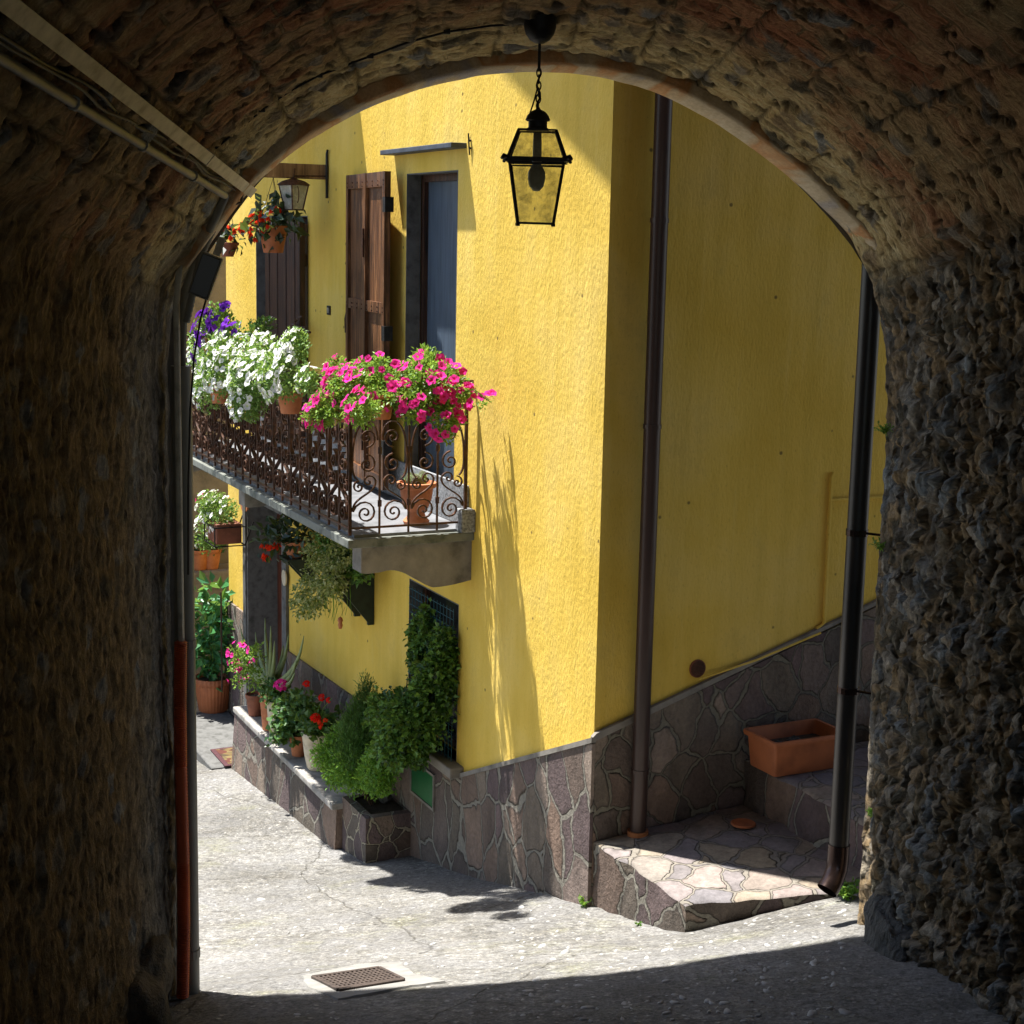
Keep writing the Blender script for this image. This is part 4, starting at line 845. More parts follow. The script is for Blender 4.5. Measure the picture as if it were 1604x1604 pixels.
# railing
def spiral(c, r0, turns, a0, sgn, n=26):
    return [(c[0] + r0 * (1 - .93 * t ** .85) * cos(a0 + sgn * t * turns * 2 * pi), c[1] + r0 * (1 - .93 * t ** .85) * sin(a0 + sgn * t * turns * 2 * pi)) for t in np.linspace(0, 1, n)]
def bez(p0, p1, p2, p3, n=10): return [tuple(((1 - t) ** 3 * np.array(p0) + 3 * (1 - t) ** 2 * t * np.array(p1) + 3 * (1 - t) * t * t * np.array(p2) + t ** 3 * np.array(p3))) for t in np.linspace(0, 1, n)][1:-1]
def bay_curves(w_, h):
    R = .34 * w_; C = []
    # middle C: two volutes joined by a bow on the left
    zt_, zb_ = .64 * h, .455 * h; cx_ = .56 * w_
    a = spiral((cx_, zt_), R * .62, 1.35, pi, -1)[::-1]; b = spiral((cx_, zb_), R * .62, 1.35, pi, 1)
    outer = spiral((cx_, zt_ + .0), R * 1.0, 0, 0, 1, 2)
    C.append(spiral((cx_, zt_), R * .95, 1.6, -pi / 2, 1)); C.append(spiral((cx_, zb_), R * .95, 1.6, pi / 2, -1))
    # big bows that sweep to the next volutes
    C.append(spiral((.52 * w_, .115 * h), R * 1.25, 1.9, pi * .95, -1))
    C.append([(.52 * w_ - R * 1.25, .13 * h)] + bez((.52 * w_ - R * 1.25, .13 * h), (.05 * w_, .24 * h), (.9 * w_, .24 * h), (.86 * w_, .34 * h), 14) + [(.86 * w_, .34 * h)] + spiral((.62 * w_, .335 * h), .24 * w_, 1.2, 0, 1, 18)[1:])
    C.append(spiral((.30 * w_, .30 * h), R * .62, 1.4, pi / 2, 1) )
    C.append(bez((.30 * w_, .30 * h + R * .62), (.1 * w_, .36 * h), (.06 * w_, .42 * h), (.08 * w_, .5 * h), 10) + bez((.08 * w_, .5 * h), (.08 * w_, .62 * h), (.2 * w_, .73 * h), (.5 * w_, .75 * h), 12) + bez((.5 * w_, .75 * h), (.9 * w_, .75 * h), (.95 * w_, .66 * h), (.9 * w_, .6 * h), 10))
    C.append(spiral((.34 * w_, .885 * h), R * .7, 1.5, -pi * .1, 1)); C.append(bez((.34 * w_ + R * .7, .87 * h), (.6 * w_, .8 * h), (.62 * w_, .79 * h), (.85 * w_, .79 * h), 10))
    return C
RH = .885; zr0 = zf + .03
def railing(origin, dirv, length, nb, nm):
    g = MB(); wb = length / nb
    for i in range(nb + 1):
        x = i * wb; r = (.0095 if nb > 10 else .008) if i not in (0, nb) else .013; p = V(*origin) + V(*dirv) * x; g.tube([p + V(0, 0, -.03), p + V(0, 0, RH)], r, 4)
        if i not in (0, nb):
            for zz in (.18, .55): g.tube([p + V(0, 0, RH * zz - .02), p + V(0, 0, RH * zz + .02)], .014, 5)
    for i in range(nb):
        for cv in bay_curves(wb, RH):
            P = []
            for (u, z) in cv:
                uu = u if i % 2 == 0 else wb - u; P.append(V(*origin) + V(*dirv) * (i * wb + uu) + V(0, 0, z))
            if len(P) > 1: g.ribbon(P, (-dirv[1], dirv[0], 0), .028 if nb > 10 else .016, .0085)
    g.tube([V(*origin) + V(0, 0, .012), V(*origin) + V(*dirv) * length + V(0, 0, .012)], .009, 4)
    return g.build(nm, M['iron'], bal)
ro = bo - .025
railing((bx1 - .01, -ro, zr0), (-1, 0, 0), 4.7, 24, 'railing'); railing((bx1 - .01, -ro, zr0), (0, 1, 0), ro - .05, 4, 'railing'); railing((bx1 - 4.71, -ro, zr0), (0, 1, 0), ro - .05, 4, 'railing')
g = MB(); g.tube([(bx1 - 4.71, -.01, zr0 + RH + .008), (bx1 - 4.71, -ro, zr0 + RH + .008), (bx1 - .01, -ro, zr0 + RH + .008), (bx1 - .01, -.01, zr0 + RH + .008)], .016, 4); g.build('handrail', M['iron'], bal)

# downpipe on the side wall
q = PG(1020, 700, .07); qb = PG(1003, 1300, .07); g = MB(); yy = (PG(1036, 160, .075)[1] + PG(1003, 1290, .075)[1]) / 2
g.tube([(.075, yy, -3.22), (.075, yy, 1.25)], .046, 16); dpi = g.build('downpipe', M['pipe'], hb, True, 50)
for py in (345, 668, 1205):
    z = PG(1020, py, .075)[2]; g = MB(); g.tube([(.075, yy, z - .012), (.075, yy, z + .012)], .050, 16); g.tube([(.0, yy, z), (.05, yy, z)], .008, 5); g.build('pipe_clamp', M['pipe'], dpi)
g = MB(); g.tube([(.075, yy, -3.262), (.075, yy, -3.22)], .060, 18); g.build('collar', M['collar'], dpi)
# vent, painted pipework on the side wall
q = PG(1092, 1047, 0); g = MB(); 
g.tube([(.0, q[1], q[2]), (.008, q[1], q[2])], .052, 26); vg = g.build('wall_vent', M['darkterra'], hb)
g = MB()
for k in range(-5, 6):
    h_ = sqrt(max(0, .045 ** 2 - (k * .0085) ** 2)); g.tube([(.011, q[1] + k * .0085, q[2] - h_), (.011, q[1] + k * .0085, q[2] + h_)], .0018, 4); g.tube([(.012, q[1] - h_, q[2] + k * .0085), (.012, q[1] + h_, q[2] + k * .0085)], .0018, 4)
g.build('grid', M['iron'], vg)
a0 = PG(1300, 745, .0); a1 = PG(1288, 975, .0); a2 = PG(1090, 1062, .0); a3 = PG(1298, 783, 0); a4 = PG(1349, 779, 0)
g = MB(); cpp = [(.015, a0[1] + .01, a0[2] + .02), (.015, a0[1], a0[2]), (.015, a1[1], a1[2]), (.015, a1[1] - .05, a1[2] - .03)]
g.tube(cpp, .011, 8); g.tube([(.015, a3[1], a3[2]), (.015, a3[1] + .5, a3[2])], .009, 8)
g.tube([(.03, a1[1] - .03, PG(1275, 990)[2]), (.03, PG(1180, 1032)[1], PG(1180, 1032)[2]), (.03, a2[1], a2[2])], .007, 6); g.build('painted_pipe', M['plaster'], hb)
# green hatch in the plinth
h0 = PF(645, 1190, .03); h1 = PF(678, 1270, .03); g = MB(); g.bbox(h0[0], h1[0], -.031, -.023, -3.98 if False else h1[2] + .02, h0[2] + .0, .003); hp_ = g.build('meter_hatch', M['greenplate'], hb)
g = MB(); frame_rect(g, h0[0] - .02, h1[0] + .02, h1[2], h0[2] + .02, -.036, -.0225, .018); g.build('frame', M['cement'], hp_)
# terracotta oval plaques
for px, py, nm in ((383, 793, 1),):
    q = PF(px, py, .01); g = MB(); g.tube([(q[0], 0, q[2]), (q[0], -.02, q[2])], .001, 4)
    g = MB(); g.v = []; k = 20; g.add([(q[0] + .11 * cos(2 * pi * j / k), y, q[2] + .055 * sin(2 * pi * j / k) * 1.0) for y in (-.003, -.02) for j in range(k)], [tuple(range(k)), tuple(range(2 * k - 1, k - 1, -1))] + [(j, (j + 1) % k, k + (j + 1) % k, k + j) for j in range(k)]); g.build('terracotta_plaque', M['terra'], hb)
# small oval house plate between door and wall shelf
q = PF(446, 905, .03); g = MB(); k = 16; g.add([(q[0] + .06 * cos(2 * pi * j / k), y, q[2] + .07 * sin(2 * pi * j / k)) for y in (-.0285, -.04) for j in range(k)], [tuple(range(k)), tuple(range(2 * k - 1, k - 1, -1))] + [(j, (j + 1) % k, k + (j + 1) % k, k + j) for j in range(k)]); g.build('ceramic_plaque', M['cream'], hb)
# wire mesh panel in front of the low window
wm = thing('wire_mesh_panel', (l1[0] + .05, -.03, -3.40), 'blue-green wire grid panel standing in front of the low window', 'wire panel')
g = MB()
for x in np.arange(.02, l1[1] - l1[0] - .02, .055): g.tube([(x, 0, 0), (x, 0, 1.03 - .0)], .0022, 4)
for z in np.arange(.02, 1.04, .055): g.tube([(.0, 0.004, z), (l1[1] - l1[0] - .07, 0.004, z)], .0022, 4)
g.build('grid', M['mesh'], wm)

# ================================================================= LANDING, STEPS
def PZ(px, py, z): d = ray(px, py); return w2h(d * (z / d[2]))
ZL = -3.264
def slab_thing(name, poly, zt, zb, label, cat, mtop, mside, tilt=0.0, cc=None, rough=.012, bev=.02):
    c = cc or (sum(p[0] for p in poly) / len(poly), sum(p[1] for p in poly) / len(poly), zb)
    t = thing(name, c, label, cat); P = []
    for i, p in enumerate(poly):
        q = poly[(i + 1) % len(poly)]; L = sqrt((q[0] - p[0]) ** 2 + (q[1] - p[1]) ** 2); k = max(2, int(L / .035))
        for u in np.linspace(0, 1, k)[:-1]: P.append((p[0] * (1 - u) + q[0] * u, p[1] * (1 - u) + q[1] * u))
    cx, cy = c[0], c[1]; nP = len(P)
    def jit(p, k): return rough * float(fbm(np.array([p[0] * 9 + k * 3.1]), np.array([p[1] * 9 + k]), 3, 8)[0])
    s = MB(); vs = []; lv = np.linspace(zb, zt - bev * .6, 6)
    for li, z in enumerate(lv):
        for p in P:
            r = 1 + jit(p, li) / .5; vs.append((cx + (p[0] - cx) * r - c[0], cy + (p[1] - cy) * r - c[1], z - c[2]))
    s.add(vs, [(a * nP + j, a * nP + (j + 1) % nP, (a + 1) * nP + (j + 1) % nP, (a + 1) * nP + j) for a in range(5) for j in range(nP)]); s.v = [(x, y, z + tilt * (y + c[1]) * (z - 0) / (zt - zb)) for x, y, z in s.v]; s.build('side', mside, t, True, 40)
    s = MB(); vs = []
    for f, dz in ((1.0, -bev * .6), (.985, -.004), (.96, 0), (.7, 0), (.4, 0)):
        for p in P:
            r = f * (1 + jit(p, 5) / .5); x, y = cx + (p[0] - cx) * r, cy + (p[1] - cy) * r
            vs.append((x - c[0], y - c[1], zt + dz - c[2] + .004 * float(vnoise(np.array([x * 6]), np.array([y * 6]), 5)[0])))
    vs.append((0, 0, zt - c[2])); s.add(vs, [(a * nP + j, a * nP + (j + 1) % nP, (a + 1) * nP + (j + 1) % nP, (a + 1) * nP + j) for a in range(4) for j in range(nP)] + [(4 * nP + j, 4 * nP + (j + 1) % nP, 5 * nP) for j in range(nP)])
    s.v = [(x, y, z + tilt * (y + c[1])) for x, y, z in s.v]; s.build('top', mtop, t, True, 40); return t
TL = .09
def PL(px, py):
    z = ZL
    for _ in range(20): q = PZ(px, py, z); z = ZL + TL * q[1]
    return (q[0], q[1])
L1, L2, L3, L4 = PL(1075, 1415), PL(1290, 1398), PL(1304, 1341), PL(1181, 1269)
slab_thing('stone_landing', [(PT + .003, .005), L1, ((L1[0] + L2[0]) / 2 - .01, (L1[1] + L2[1]) / 2), L2, (L2[0] + .05, L2[1] + .25), (L3[0] + .2, L3[1] + .05), (L4[0], L4[1] + .03), (PT + .003, L4[1] + .05)], ZL, -3.9, 'low crazy-paved stone landing jutting out at the corner of the yellow house', 'landing', M['paving'], M['clad'], rough=.03, cc=(.45, .5, -3.9), tilt=TL)
ZS = -2.90
slab_thing('stone_step', [(PT + .004, L4[1] - .02), (max(L4[0], PT + .1), L4[1]), L3, (L3[0] + .7, L3[1] + .02), (1.6, 2.8), (PT + .004, 2.8)], ZS, -3.9, 'rough flagstone step behind the landing that carries the terracotta trough', 'step', M['paving'], M['clad'], rough=.035, cc=(.7, 1.9, -3.9), bev=.03)
slab_thing('stone_step', [(PT + .004, 2.0), (1.6, 2.0), (1.6, 6.0), (PT + .004, 6.0)], ZS + .2, -3.9, 'upper alley step in deep shade behind the terracotta trough', 'step', M['paving'], M['clad'], rough=.02)
# orange disc
q = PL(1164, 1294); t = thing('terracotta_disc', (q[0], q[1], ZL + TL * q[1] + .006), 'flat round terracotta saucer lying on the shaded part of the landing', 'saucer')
g = MB(); g.lathe([(.062, 0), (.07, .006), (.07, .013), (.064, .016), (.058, .012), (.001, .012)], (0, 0, 0), 28); g.build('saucer', M['plasticterra'], t, True, 40)
# terracotta trough
HT = .205; A1 = PZ(1217, 1166, ZS + HT); A2 = PZ(1291, 1110, ZS + HT); A3 = PZ(1165, 1142, ZS + HT)
A0 = (A1[0] - .0, A1[1] + .0); vl = V(A2[0] - A3[0], A2[1] - A3[1], 0); ang = radians(91); LN = .50; A0 = (A1[0], A1[1] - .01); wd = min(float(A1[0] - A3[0]), A1[0] - PT - .03)
print('trough', A1, A2, A3, LN, wd, degrees_(ang))
t = thing('terracotta_trough', (A0[0], A0[1], ZS + .004), 'rectangular terracotta plastic trough with only soil and stones on the flagstone step', 'flower trough', rz=ang)
def trough(t, L, W_, Hh_, mat, rim=.016, taper=.03):
    g = MB(); o_ = taper
    def rect(x0, x1, y0, y1, z, r=.02):
        P = []
        for cx, cy, a in ((x1 - r, y1 - r, 0), (x0 + r, y1 - r, pi / 2), (x0 + r, y0 + r, pi), (x1 - r, y0 + r, 1.5 * pi)):
            for k in range(5): P.append((cx + r * cos(a + k * pi / 8), cy + r * sin(a + k * pi / 8), z))
        return P
    L_ = [rect(o_, L - o_, o_, W_ - o_, 0), rect(o_ * .9, L - o_ * .9, o_ * .9, W_ - o_ * .9, .008), rect(.012, L - .012, .012, W_ - .012, Hh_ - .03), rect(-rim * .3, L + rim * .3, -rim * .3, W_ + rim * .3, Hh_ - .028), rect(-rim * .5, L + rim * .5, -rim * .5, W_ + rim * .5, Hh_ - .012), rect(-rim * .3, L + rim * .3, -rim * .3, W_ + rim * .3, Hh_), rect(.014, L - .014, .014, W_ - .014, Hh_), rect(.02, L - .02, .02, W_ - .02, Hh_ - .05), rect(o_ + .012, L - o_ - .012, o_ + .012, W_ - o_ - .012, .05)]
    k = 20; g.add([p for l in L_ for p in l], [tuple(range(k))[::-1]] + [(i * k + j, i * k + (j + 1) % k, (i + 1) * k + (j + 1) % k, (i + 1) * k + j) for i in range(len(L_) - 1) for j in range(k)] + [tuple(range((len(L_) - 1) * k, len(L_) * k))])
    b = g.build('trough', mat, t, True, 35); g = MB(); hs = Hh_ * .62; g.box(.026, L - .026, .026, W_ - .026, hs - .02, hs); g.build('soil', M['soil'], t); return b
trough(t, LN, wd, HT, M['plasticterra'])
for fx, s_ in ((.52, 1.0), (.30, .6)):
    import bmesh
    g = MB(); bm = bmesh.new(); bmesh.ops.create_icosphere(bm, subdivisions=2, radius=1)
    g.add([((LN * fx) + v.co.x * .05 * s_ * (1 + .3 * sin(7 * v.co.y)), wd * .6 + v.co.y * .03 * s_, .135 + v.co.z * .028 * s_ * (1 + .3 * cos(5 * v.co.x))) for v in bm.verts], [[v.index for v in f.verts] for f in bm.faces]); bm.free(); g.build('stone', M['boulder'], t)

# ================================================================= PLANTERS ALONG THE HOUSE
lg = thing('stone_ledge', (-4.4, -.22, -4.6), 'long low stone-clad ledge along the house front that carries a row of pots', 'ledge')
def sub3(mb, o): mb.v = [(x - o[0], y - o[1], z - o[2]) for x, y, z in mb.v]; return mb
LZ = -4.045
g = MB(); g.add([(-5.75, -.50, -5.3), (-3.1, -.46, -5.3), (-3.1, -.40, LZ - .03), (-5.70, -.43, LZ - .05), (-5.75, -.0225, -5.3), (-3.1, -.0225, -5.3), (-3.1, -.0225, LZ - .03), (-5.70, -.0225, LZ - .05)], [(0, 1, 2, 3), (1, 5, 6, 2), (4, 0, 3, 7), (3, 2, 6, 7)])
sub3(g, (-4.4, -.22, -4.6)).build('cladding', M['clad'], lg)
g = MB(); g.bbox(-5.71, -3.085, -.445, -.0235, LZ - .05, LZ, .012); sub3(g, (-4.4, -.22, -4.6)).build('coping', M['ledgecem'], lg)
bxp = (-2.85, -.19, -4.3); bx_ = thing('stone_planter_box', bxp, 'square stone-clad planter box holding the green shrubs in front of the low window', 'planter box')
BZ = -4.0; g = MB(); X0, X1, Y0, Y1 = -3.098, -2.605, -.36, -.0235
g.add([(X0, Y0, -4.9), (X1, Y0, -4.9), (X1, Y0, BZ), (X0, Y0, BZ), (X1, Y1, -4.9), (X1, Y1, BZ), (X0, Y1, BZ), (X0, Y1, -4.9)], [(0, 1, 2, 3), (1, 4, 5, 2), (7, 0, 3, 6)])
e_ = .06; g.add([(X0, Y0, BZ), (X1, Y0, BZ), (X1, Y1, BZ), (X0, Y1, BZ), (X0 + e_, Y0 + e_, BZ + .004), (X1 - e_, Y0 + e_, BZ + .004), (X1 - e_, Y1 - .01, BZ + .004), (X0 + e_, Y1 - .01, BZ + .004)], [(0, 1, 5, 4), (1, 2, 6, 5), (2, 3, 7, 6), (3, 0, 4, 7)])
sub3(g, bxp).build('cladding', m_crazy('planter_cladding', 6.0, (1, 1, .8), SC, (.34, .30, .22)), bx_)
g = MB(); g.box(X0 + e_ - .005, X1 - e_ + .005, Y0 + e_ - .005, Y1 - .008, BZ - .03, BZ - .012); sub3(g, bxp).build('soil', M['soil'], bx_)
q = PZ(607, 1250, BZ); rock('loose_stone', (q[0] + .02, -.10, BZ + .03), (.07, .04, .045), 'pale stone wedged between the shrub and the planter box rim', M['boulder'], frame=MH, seed=3, sub_=3)
# door step and mat
q0 = PZ(306, 1122, -4.62); 
slab_thing('door_step', [(-7.45, -.62), (-5.78, -.62), (-5.78, -.03), (-7.45, -.03)], -4.60, -5.2, 'grey concrete step in front of the low door', 'door step', M['jamb'], M['jamb'], rough=.008)  # dark stone colour stands in for the plants' dappled shade
g = MB(); q = PZ(357, 1141, -4.595); dm = thing('doormat', (-5.98, -.36, -4.597), 'dark-edged doormat with an orange leaf pattern on the door step', 'doormat')
g.bbox(-.26, .24, -.15, .15, .001, .012, .004); g.build('border', M['matdark'], dm); g = MB(); g.box(-.22, .20, -.11, .11, .0125, .015); g.build('pattern', M['matpat'], dm)

# ================================================================= PLANT BUILDERS
def pxr(p): return 1.0 / depth_scale(h2w(p))           # metres per pixel at a house-frame point
def blob(px, py, o, rx, ry, rd=None, g=None):
    p = PF(px, py, o) if g is None else PG(px, py, g); k = pxr(p); return (V(*p), rx * k, (rd or rx) * k, ry * k)
def sample(blobs, shell=.45):
    ws = [b[1] * b[3] for b in blobs]; b = random.choices(blobs, ws)[0]; d = rdir(); r = (shell + (1 - shell) * rnd()) ** 1.0
    return b[0] + V(d[0] * b[1], d[1] * b[2], d[2] * b[3]) * r, d, r
def foliage(t, base, blobs, n, size, mat, name='foliage', up=.5, droop=0.0, wide=.55, clump=6, lim=None):
    g = MB(); i = 0
    while i < n:
        p, d, r = sample(blobs)
        if lim and not lim(p): i += 1; continue
        if float(fbm(np.array([p[0] * 9 + p[2] * 3]), np.array([p[2] * 9 - p[1] * 7]), 2, 31)[0]) < -.22 and r > .6: i += 1; continue
        for _ in range(clump):
            q = p + V(rnd(-1, 1), rnd(-1, 1), rnd(-1, 1)) * size * 1.1; dd = d * .7 + rdir() * .8 + V(0, 0, up * .6 - droop); dd /= np.linalg.norm(dd); nn = d * .5 + V(0, 0, .8) + rdir() * .7; nn /= np.linalg.norm(nn)
            s = size * rnd(.6, 1.3); g.leaf(q - base, dd, nn, s, s * wide); i += 1
    return g.build(name, mat, t)
FL = {}
def flower_mesh(kind, r, mat):
    key = kind + mat
    if key in FL: return FL[key]
    vs = [(0, 0, 0)]; rad = [0]; fs = []
    if kind == 'petunia':
        k = 20
        for rr, z in ((.28, .25), (.62, .42), (1.0, .46)):
            for j in range(k):
                a = 2 * pi * j / k; q = rr * (1 + (.13 * cos(5 * a) if rr > .5 else 0)); vs.append((q * cos(a) * r, q * sin(a) * r, (z + .06 * cos(5 * a + pi) * (rr > .9) + .05 * sin(3 * a) * (rr > .9)) * r)); rad.append(rr)
        fs = [(0, 1 + j, 1 + (j + 1) % k) for j in range(k)] + [(1 + a * k + j, 1 + (a + 1) * k + j, 1 + (a + 1) * k + (j + 1) % k, 1 + a * k + (j + 1) % k) for a in range(2) for j in range(k)]
        vs.append((0, 0, -.7 * r)); rad.append(.7); e = len(vs) - 1
        for j in range(0, k, 4): pass
    elif kind == 'cluster':                       # geranium head: many small petals in a dome
        random.seed(99); vs = []; rad = []
        for _ in range(46):
            d = rdir(); d[2] = abs(d[2]) * .8 + .1; d /= np.linalg.norm(d); c = d * r * rnd(.75, 1.0); u = np.cross(d, rdir()); u /= np.linalg.norm(u); v = np.cross(d, u)
            for m_ in range(4):
                a = m_ * pi / 2 + rnd(0, .5); s_ = r * .30; b = len(vs); e1 = u * cos(a) + v * sin(a); e2 = -u * sin(a) + v * cos(a)
                vs += [tuple(c), tuple(c + e1 * s_ * .6 + e2 * s_ * .45 + d * .1 * s_), tuple(c + e1 * s_ * 1.1 + d * .25 * s_), tuple(c + e1 * s_ * .6 - e2 * s_ * .45 + d * .1 * s_)]; rad += [.5, .8, 1, .8]; fs.append((b, b + 1, b + 2, b + 3))
    else:                                          # drooping begonia bell
        vs = []; rad = []
        for j in range(9):
            a = 2 * pi * j / 9; b = len(vs); e1 = V(cos(a), sin(a), 0); e2 = V(-sin(a), cos(a), 0); o_ = .35 + .3 * (j % 2)
            vs += [(0, 0, 0), tuple((e1 * .25 + e2 * .22) * r + V(0, 0, .5 * r)), tuple(e1 * o_ * r + V(0, 0, 1.1 * r)), tuple((e1 * .25 - e2 * .22) * r + V(0, 0, .5 * r))]; rad += [.5, .8, 1, .8]; fs.append((b, b + 1, b + 2, b + 3))
    me = bpy.data.meshes.new('blossom'); me.from_pydata(vs, [], fs); me.update(); me.materials.append(M[mat])
    a = me.attributes.new('rad', 'FLOAT', 'POINT'); a.data.foreach_set('value', rad)
    for p in me.polygons: p.use_smooth = kind == 'petunia'
    FL[key] = me; return me
def blossoms(t, base, blobs, n, r, kind, mat, face=(-.25, -.75, .45), spread=.6, limit=98, down=False, shell=.85, lim=None, sc0=(.75, 1.2)):
    me = flower_mesh(kind, r, mat); F_ = V(*face); F_ /= np.linalg.norm(F_); k = 0; tries = 0; extra = []
    while k < n and tries < n * 30:
        tries += 1; p, d, rr = sample(blobs, shell)
        if d @ F_ < -.15 or (lim and not lim(p)): continue
        dd = F_ * .8 + d * .8 + rdir() * spread
        if down: dd = V(0, 0, -1) + rdir() * .5
        q = Vector(tuple(dd)).to_track_quat('Z', 'Y').to_matrix().to_4x4(); s = rnd(*sc0); m = Matrix.Translation(Vector(tuple(p + d * r * .6 - base))) @ q @ Matrix.Rotation(rnd(0, 6.28), 4, 'Z') @ Matrix.Diagonal((s, s, s * rnd(.8, 1.2), 1)); k += 1
        if k <= limit: o = bpy.data.objects.new('blossom', me); sc.collection.objects.link(o); o.parent = t; o.matrix_local = m
        else: extra.append(m)
    if extra:
        vs = []; fs = []; rad = []; ra = [a.value for a in me.attributes['rad'].data]; V0 = [v.co.copy() for v in me.vertices]; P0 = [tuple(p.vertices) for p in me.polygons]
        for m in extra: b = len(vs); vs += [tuple(m @ v) for v in V0]; fs += [tuple(i + b for i in f) for f in P0]; rad += ra
        m2 = bpy.data.meshes.new('more_blossoms'); m2.from_pydata(vs, [], fs); m2.update(); m2.materials.append(M[mat]); a = m2.attributes.new('rad', 'FLOAT', 'POINT'); a.data.foreach_set('value', rad)
        o = bpy.data.objects.new('more_blossoms', m2); sc.collection.objects.link(o); o.parent = t; o['kind'] = 'stuff'
def stems(t, base, blobs, root, n, r, mat, name='stems'):
    g = MB()
    for _ in range(n):
        p, d, rr = sample(blobs, .6); a = V(*root); m_ = (a + p) / 2 + V(rnd(-.02, .02), rnd(-.02, .02), .05)
        g.tube([tuple(a - base), tuple(m_ - base), tuple(p - base)], [r, r * .8, r * .5], 4, cap=False)
    g.build(name, mat, t)
def pot(t, off, r1, r0, h, mat, rim=True, flute=0, fl=0, soil=True, n=32, name='pot', prof=None):
    g = MB(); rw = r1 * .055 + .003
    P = prof or [(.001, 0), (r0 * .96, 0), (r0, .006), (r1 * .94, h * .80)] + ([(r1 * 1.0, h * .81), (r1 * 1.03, h * .83), (r1 * 1.04, h * .98), (r1 * 1.02, h)] if rim else [(r1 * .99, h * .97), (r1, h)]) + [(r1 * .93, h), (r1 * .9, h * .85), (.001, h * .84)]
    g.lathe(P, off, n, flute, fl); b = g.build(name, mat, t, True, 40)
    if soil: g = MB(); g.lathe([(.001, h * .86), (r1 * .90, h * .86), (r1 * .89, h * .875), (.001, h * .89)], off, 20); g.build('soil', M['soil'], t)
    return b

# ================================================================= BALCONY FLOWERS
random.seed(21)
def bthing(name, p, label, cat, group=None): return thing(name, tuple(p), label, cat, group=group)
LEAF = M['leaf']
# pink petunias at the balcony corner and along the end rail
gpk = None
def railpot(px, py, o, g_, wpx, hpx):
    p = PF(px, py, o) if g_ is None else PG(px, py, g_); k = pxr(p); return V(*p), wpx * k / 2, hpx * k
# end pot
base, r_, h_ = railpot(597, 656, None, -1.50, 42, 38)
t = bthing('pink_petunia_pot', base, 'terracotta pot of bright pink petunias hooked on the end rail of the balcony', 'potted flowers')
pot(t, (0, 0, 0), r_, r_ * .72, h_, M['terra']); g = MB(); g.tube([(r_ * 1.08 * cos(a), r_ * 1.08 * sin(a), h_ * .8) for a in np.linspace(0, 2 * pi, 20)[:-1]], .004, 5, closed=True); g.tube([(-r_ * 1.05, 0, h_ * .8), (-r_ - .06, 0, h_ * 1.0), (-r_ - .06, 0, h_ * .3)], .004, 5); g.build('pot_ring', M['black'], t)
bl = [blob(600, 610, None, 62, 30, 40, g=-1.55), blob(660, 605, None, 60, 36, 40, g=-1.52), blob(705, 620, None, 40, 50, 32, g=-1.50), blob(665, 580, None, 50, 22, 34, g=-1.6), blob(695, 655, None, 36, 30, 24, g=-1.42), blob(645, 635, None, 40, 22, 22, g=-1.42), blob(590, 580, None, 40, 20, 30, g=-1.6), blob(580, 625, None, 30, 22, 20, g=-1.45)]
foliage(t, base, bl, 8200, .030, LEAF, droop=.1)
blossoms(t, base, bl + [bl[4], bl[2]], 125, .027, 'petunia', 'pink', face=(.6, -.6, .4))
bl2 = [blob(768, 628, None, 10, 6, 8, g=-1.25), blob(752, 633, None, 16, 8, 10, g=-1.3)]
stems(t, base, [bl2[0]] * 1, base + V(.1, .45, h_), 4, .003, M['weed'], 'trailing_stems'); blossoms(t, base, [bl2[0], bl2[1]], 5, .032, 'petunia', 'pink', face=(.6, -.6, .4)); foliage(t, base, bl2, 70, .022, LEAF)
blt = [blob(665, 558, None, 26, 15, 16, g=-1.68)]
foliage(t, base, blt, 240, .028, M['weed'], name='upright_sprigs', up=1.4)
# corner pot on the long rail
base = V(*PF(540, 660, .92)); k = pxr(base)
t = bthing('pink_petunia_pot', base, 'second pot of pink petunias spilling over the outer corner of the balcony rail', 'potted flowers')
pot(t, (0, 0, 0), .075, .055, .13, M['terra'])
bl = [blob(520, 640, 1.0, 44, 30, 34), blob(545, 605, .92, 48, 28, 32), blob(500, 652, 1.08, 26, 18, 22), blob(565, 640, .98, 34, 26, 24), blob(530, 580, .9, 28, 16, 20)]
foliage(t, base, bl, 4600, .028, LEAF, droop=.1); blossoms(t, base, bl, 100, .026, 'petunia', 'pink')
# white petunias
for (bpx, bpy_, pots_, bls, n, nf, lab, o_) in (
    ((455, 640, .92), 0, .085, [(440, 588, 1.0, 58, 44), (395, 598, 1.08, 58, 46), (462, 552, .92, 34, 34), (385, 632, 1.12, 38, 28), (482, 596, .95, 22, 22), (410, 555, .95, 50, 30)], 7800, 230, 'terracotta pot of dense white petunias in the middle of the balcony rail', .92),
    ((345, 625, .92), 0, .085, [(350, 575, 1.0, 52, 50), (325, 605, 1.0, 36, 40), (385, 555, .95, 40, 30), (335, 545, .9, 40, 32), (312, 570, .9, 26, 50)], 6200, 150, 'large white petunia plant in the middle of the balcony next to the purple one', .92)):
    base = V(*PF(*bpx)); t = bthing('white_petunia_pot', base, lab, 'potted flowers'); pot(t, (0, 0, -.03), pots_, pots_ * .75, .15, M['terra'])
    bl = [blob(a, b, c_, d, e, d * .6) for a, b, c_, d, e in bls]; foliage(t, base, bl, n, .028, M['leafw'], droop=.1); blossoms(t, base, bl, int(nf * 1.25), .025, 'petunia', 'white')
base = V(*PF(335, 560, .9)); t = bthing('purple_petunia_pot', base, 'purple petunias at the far end of the balcony beside the left jamb', 'potted flowers'); pot(t, (0, 0, 0), .085, .065, .15, M['terra'])
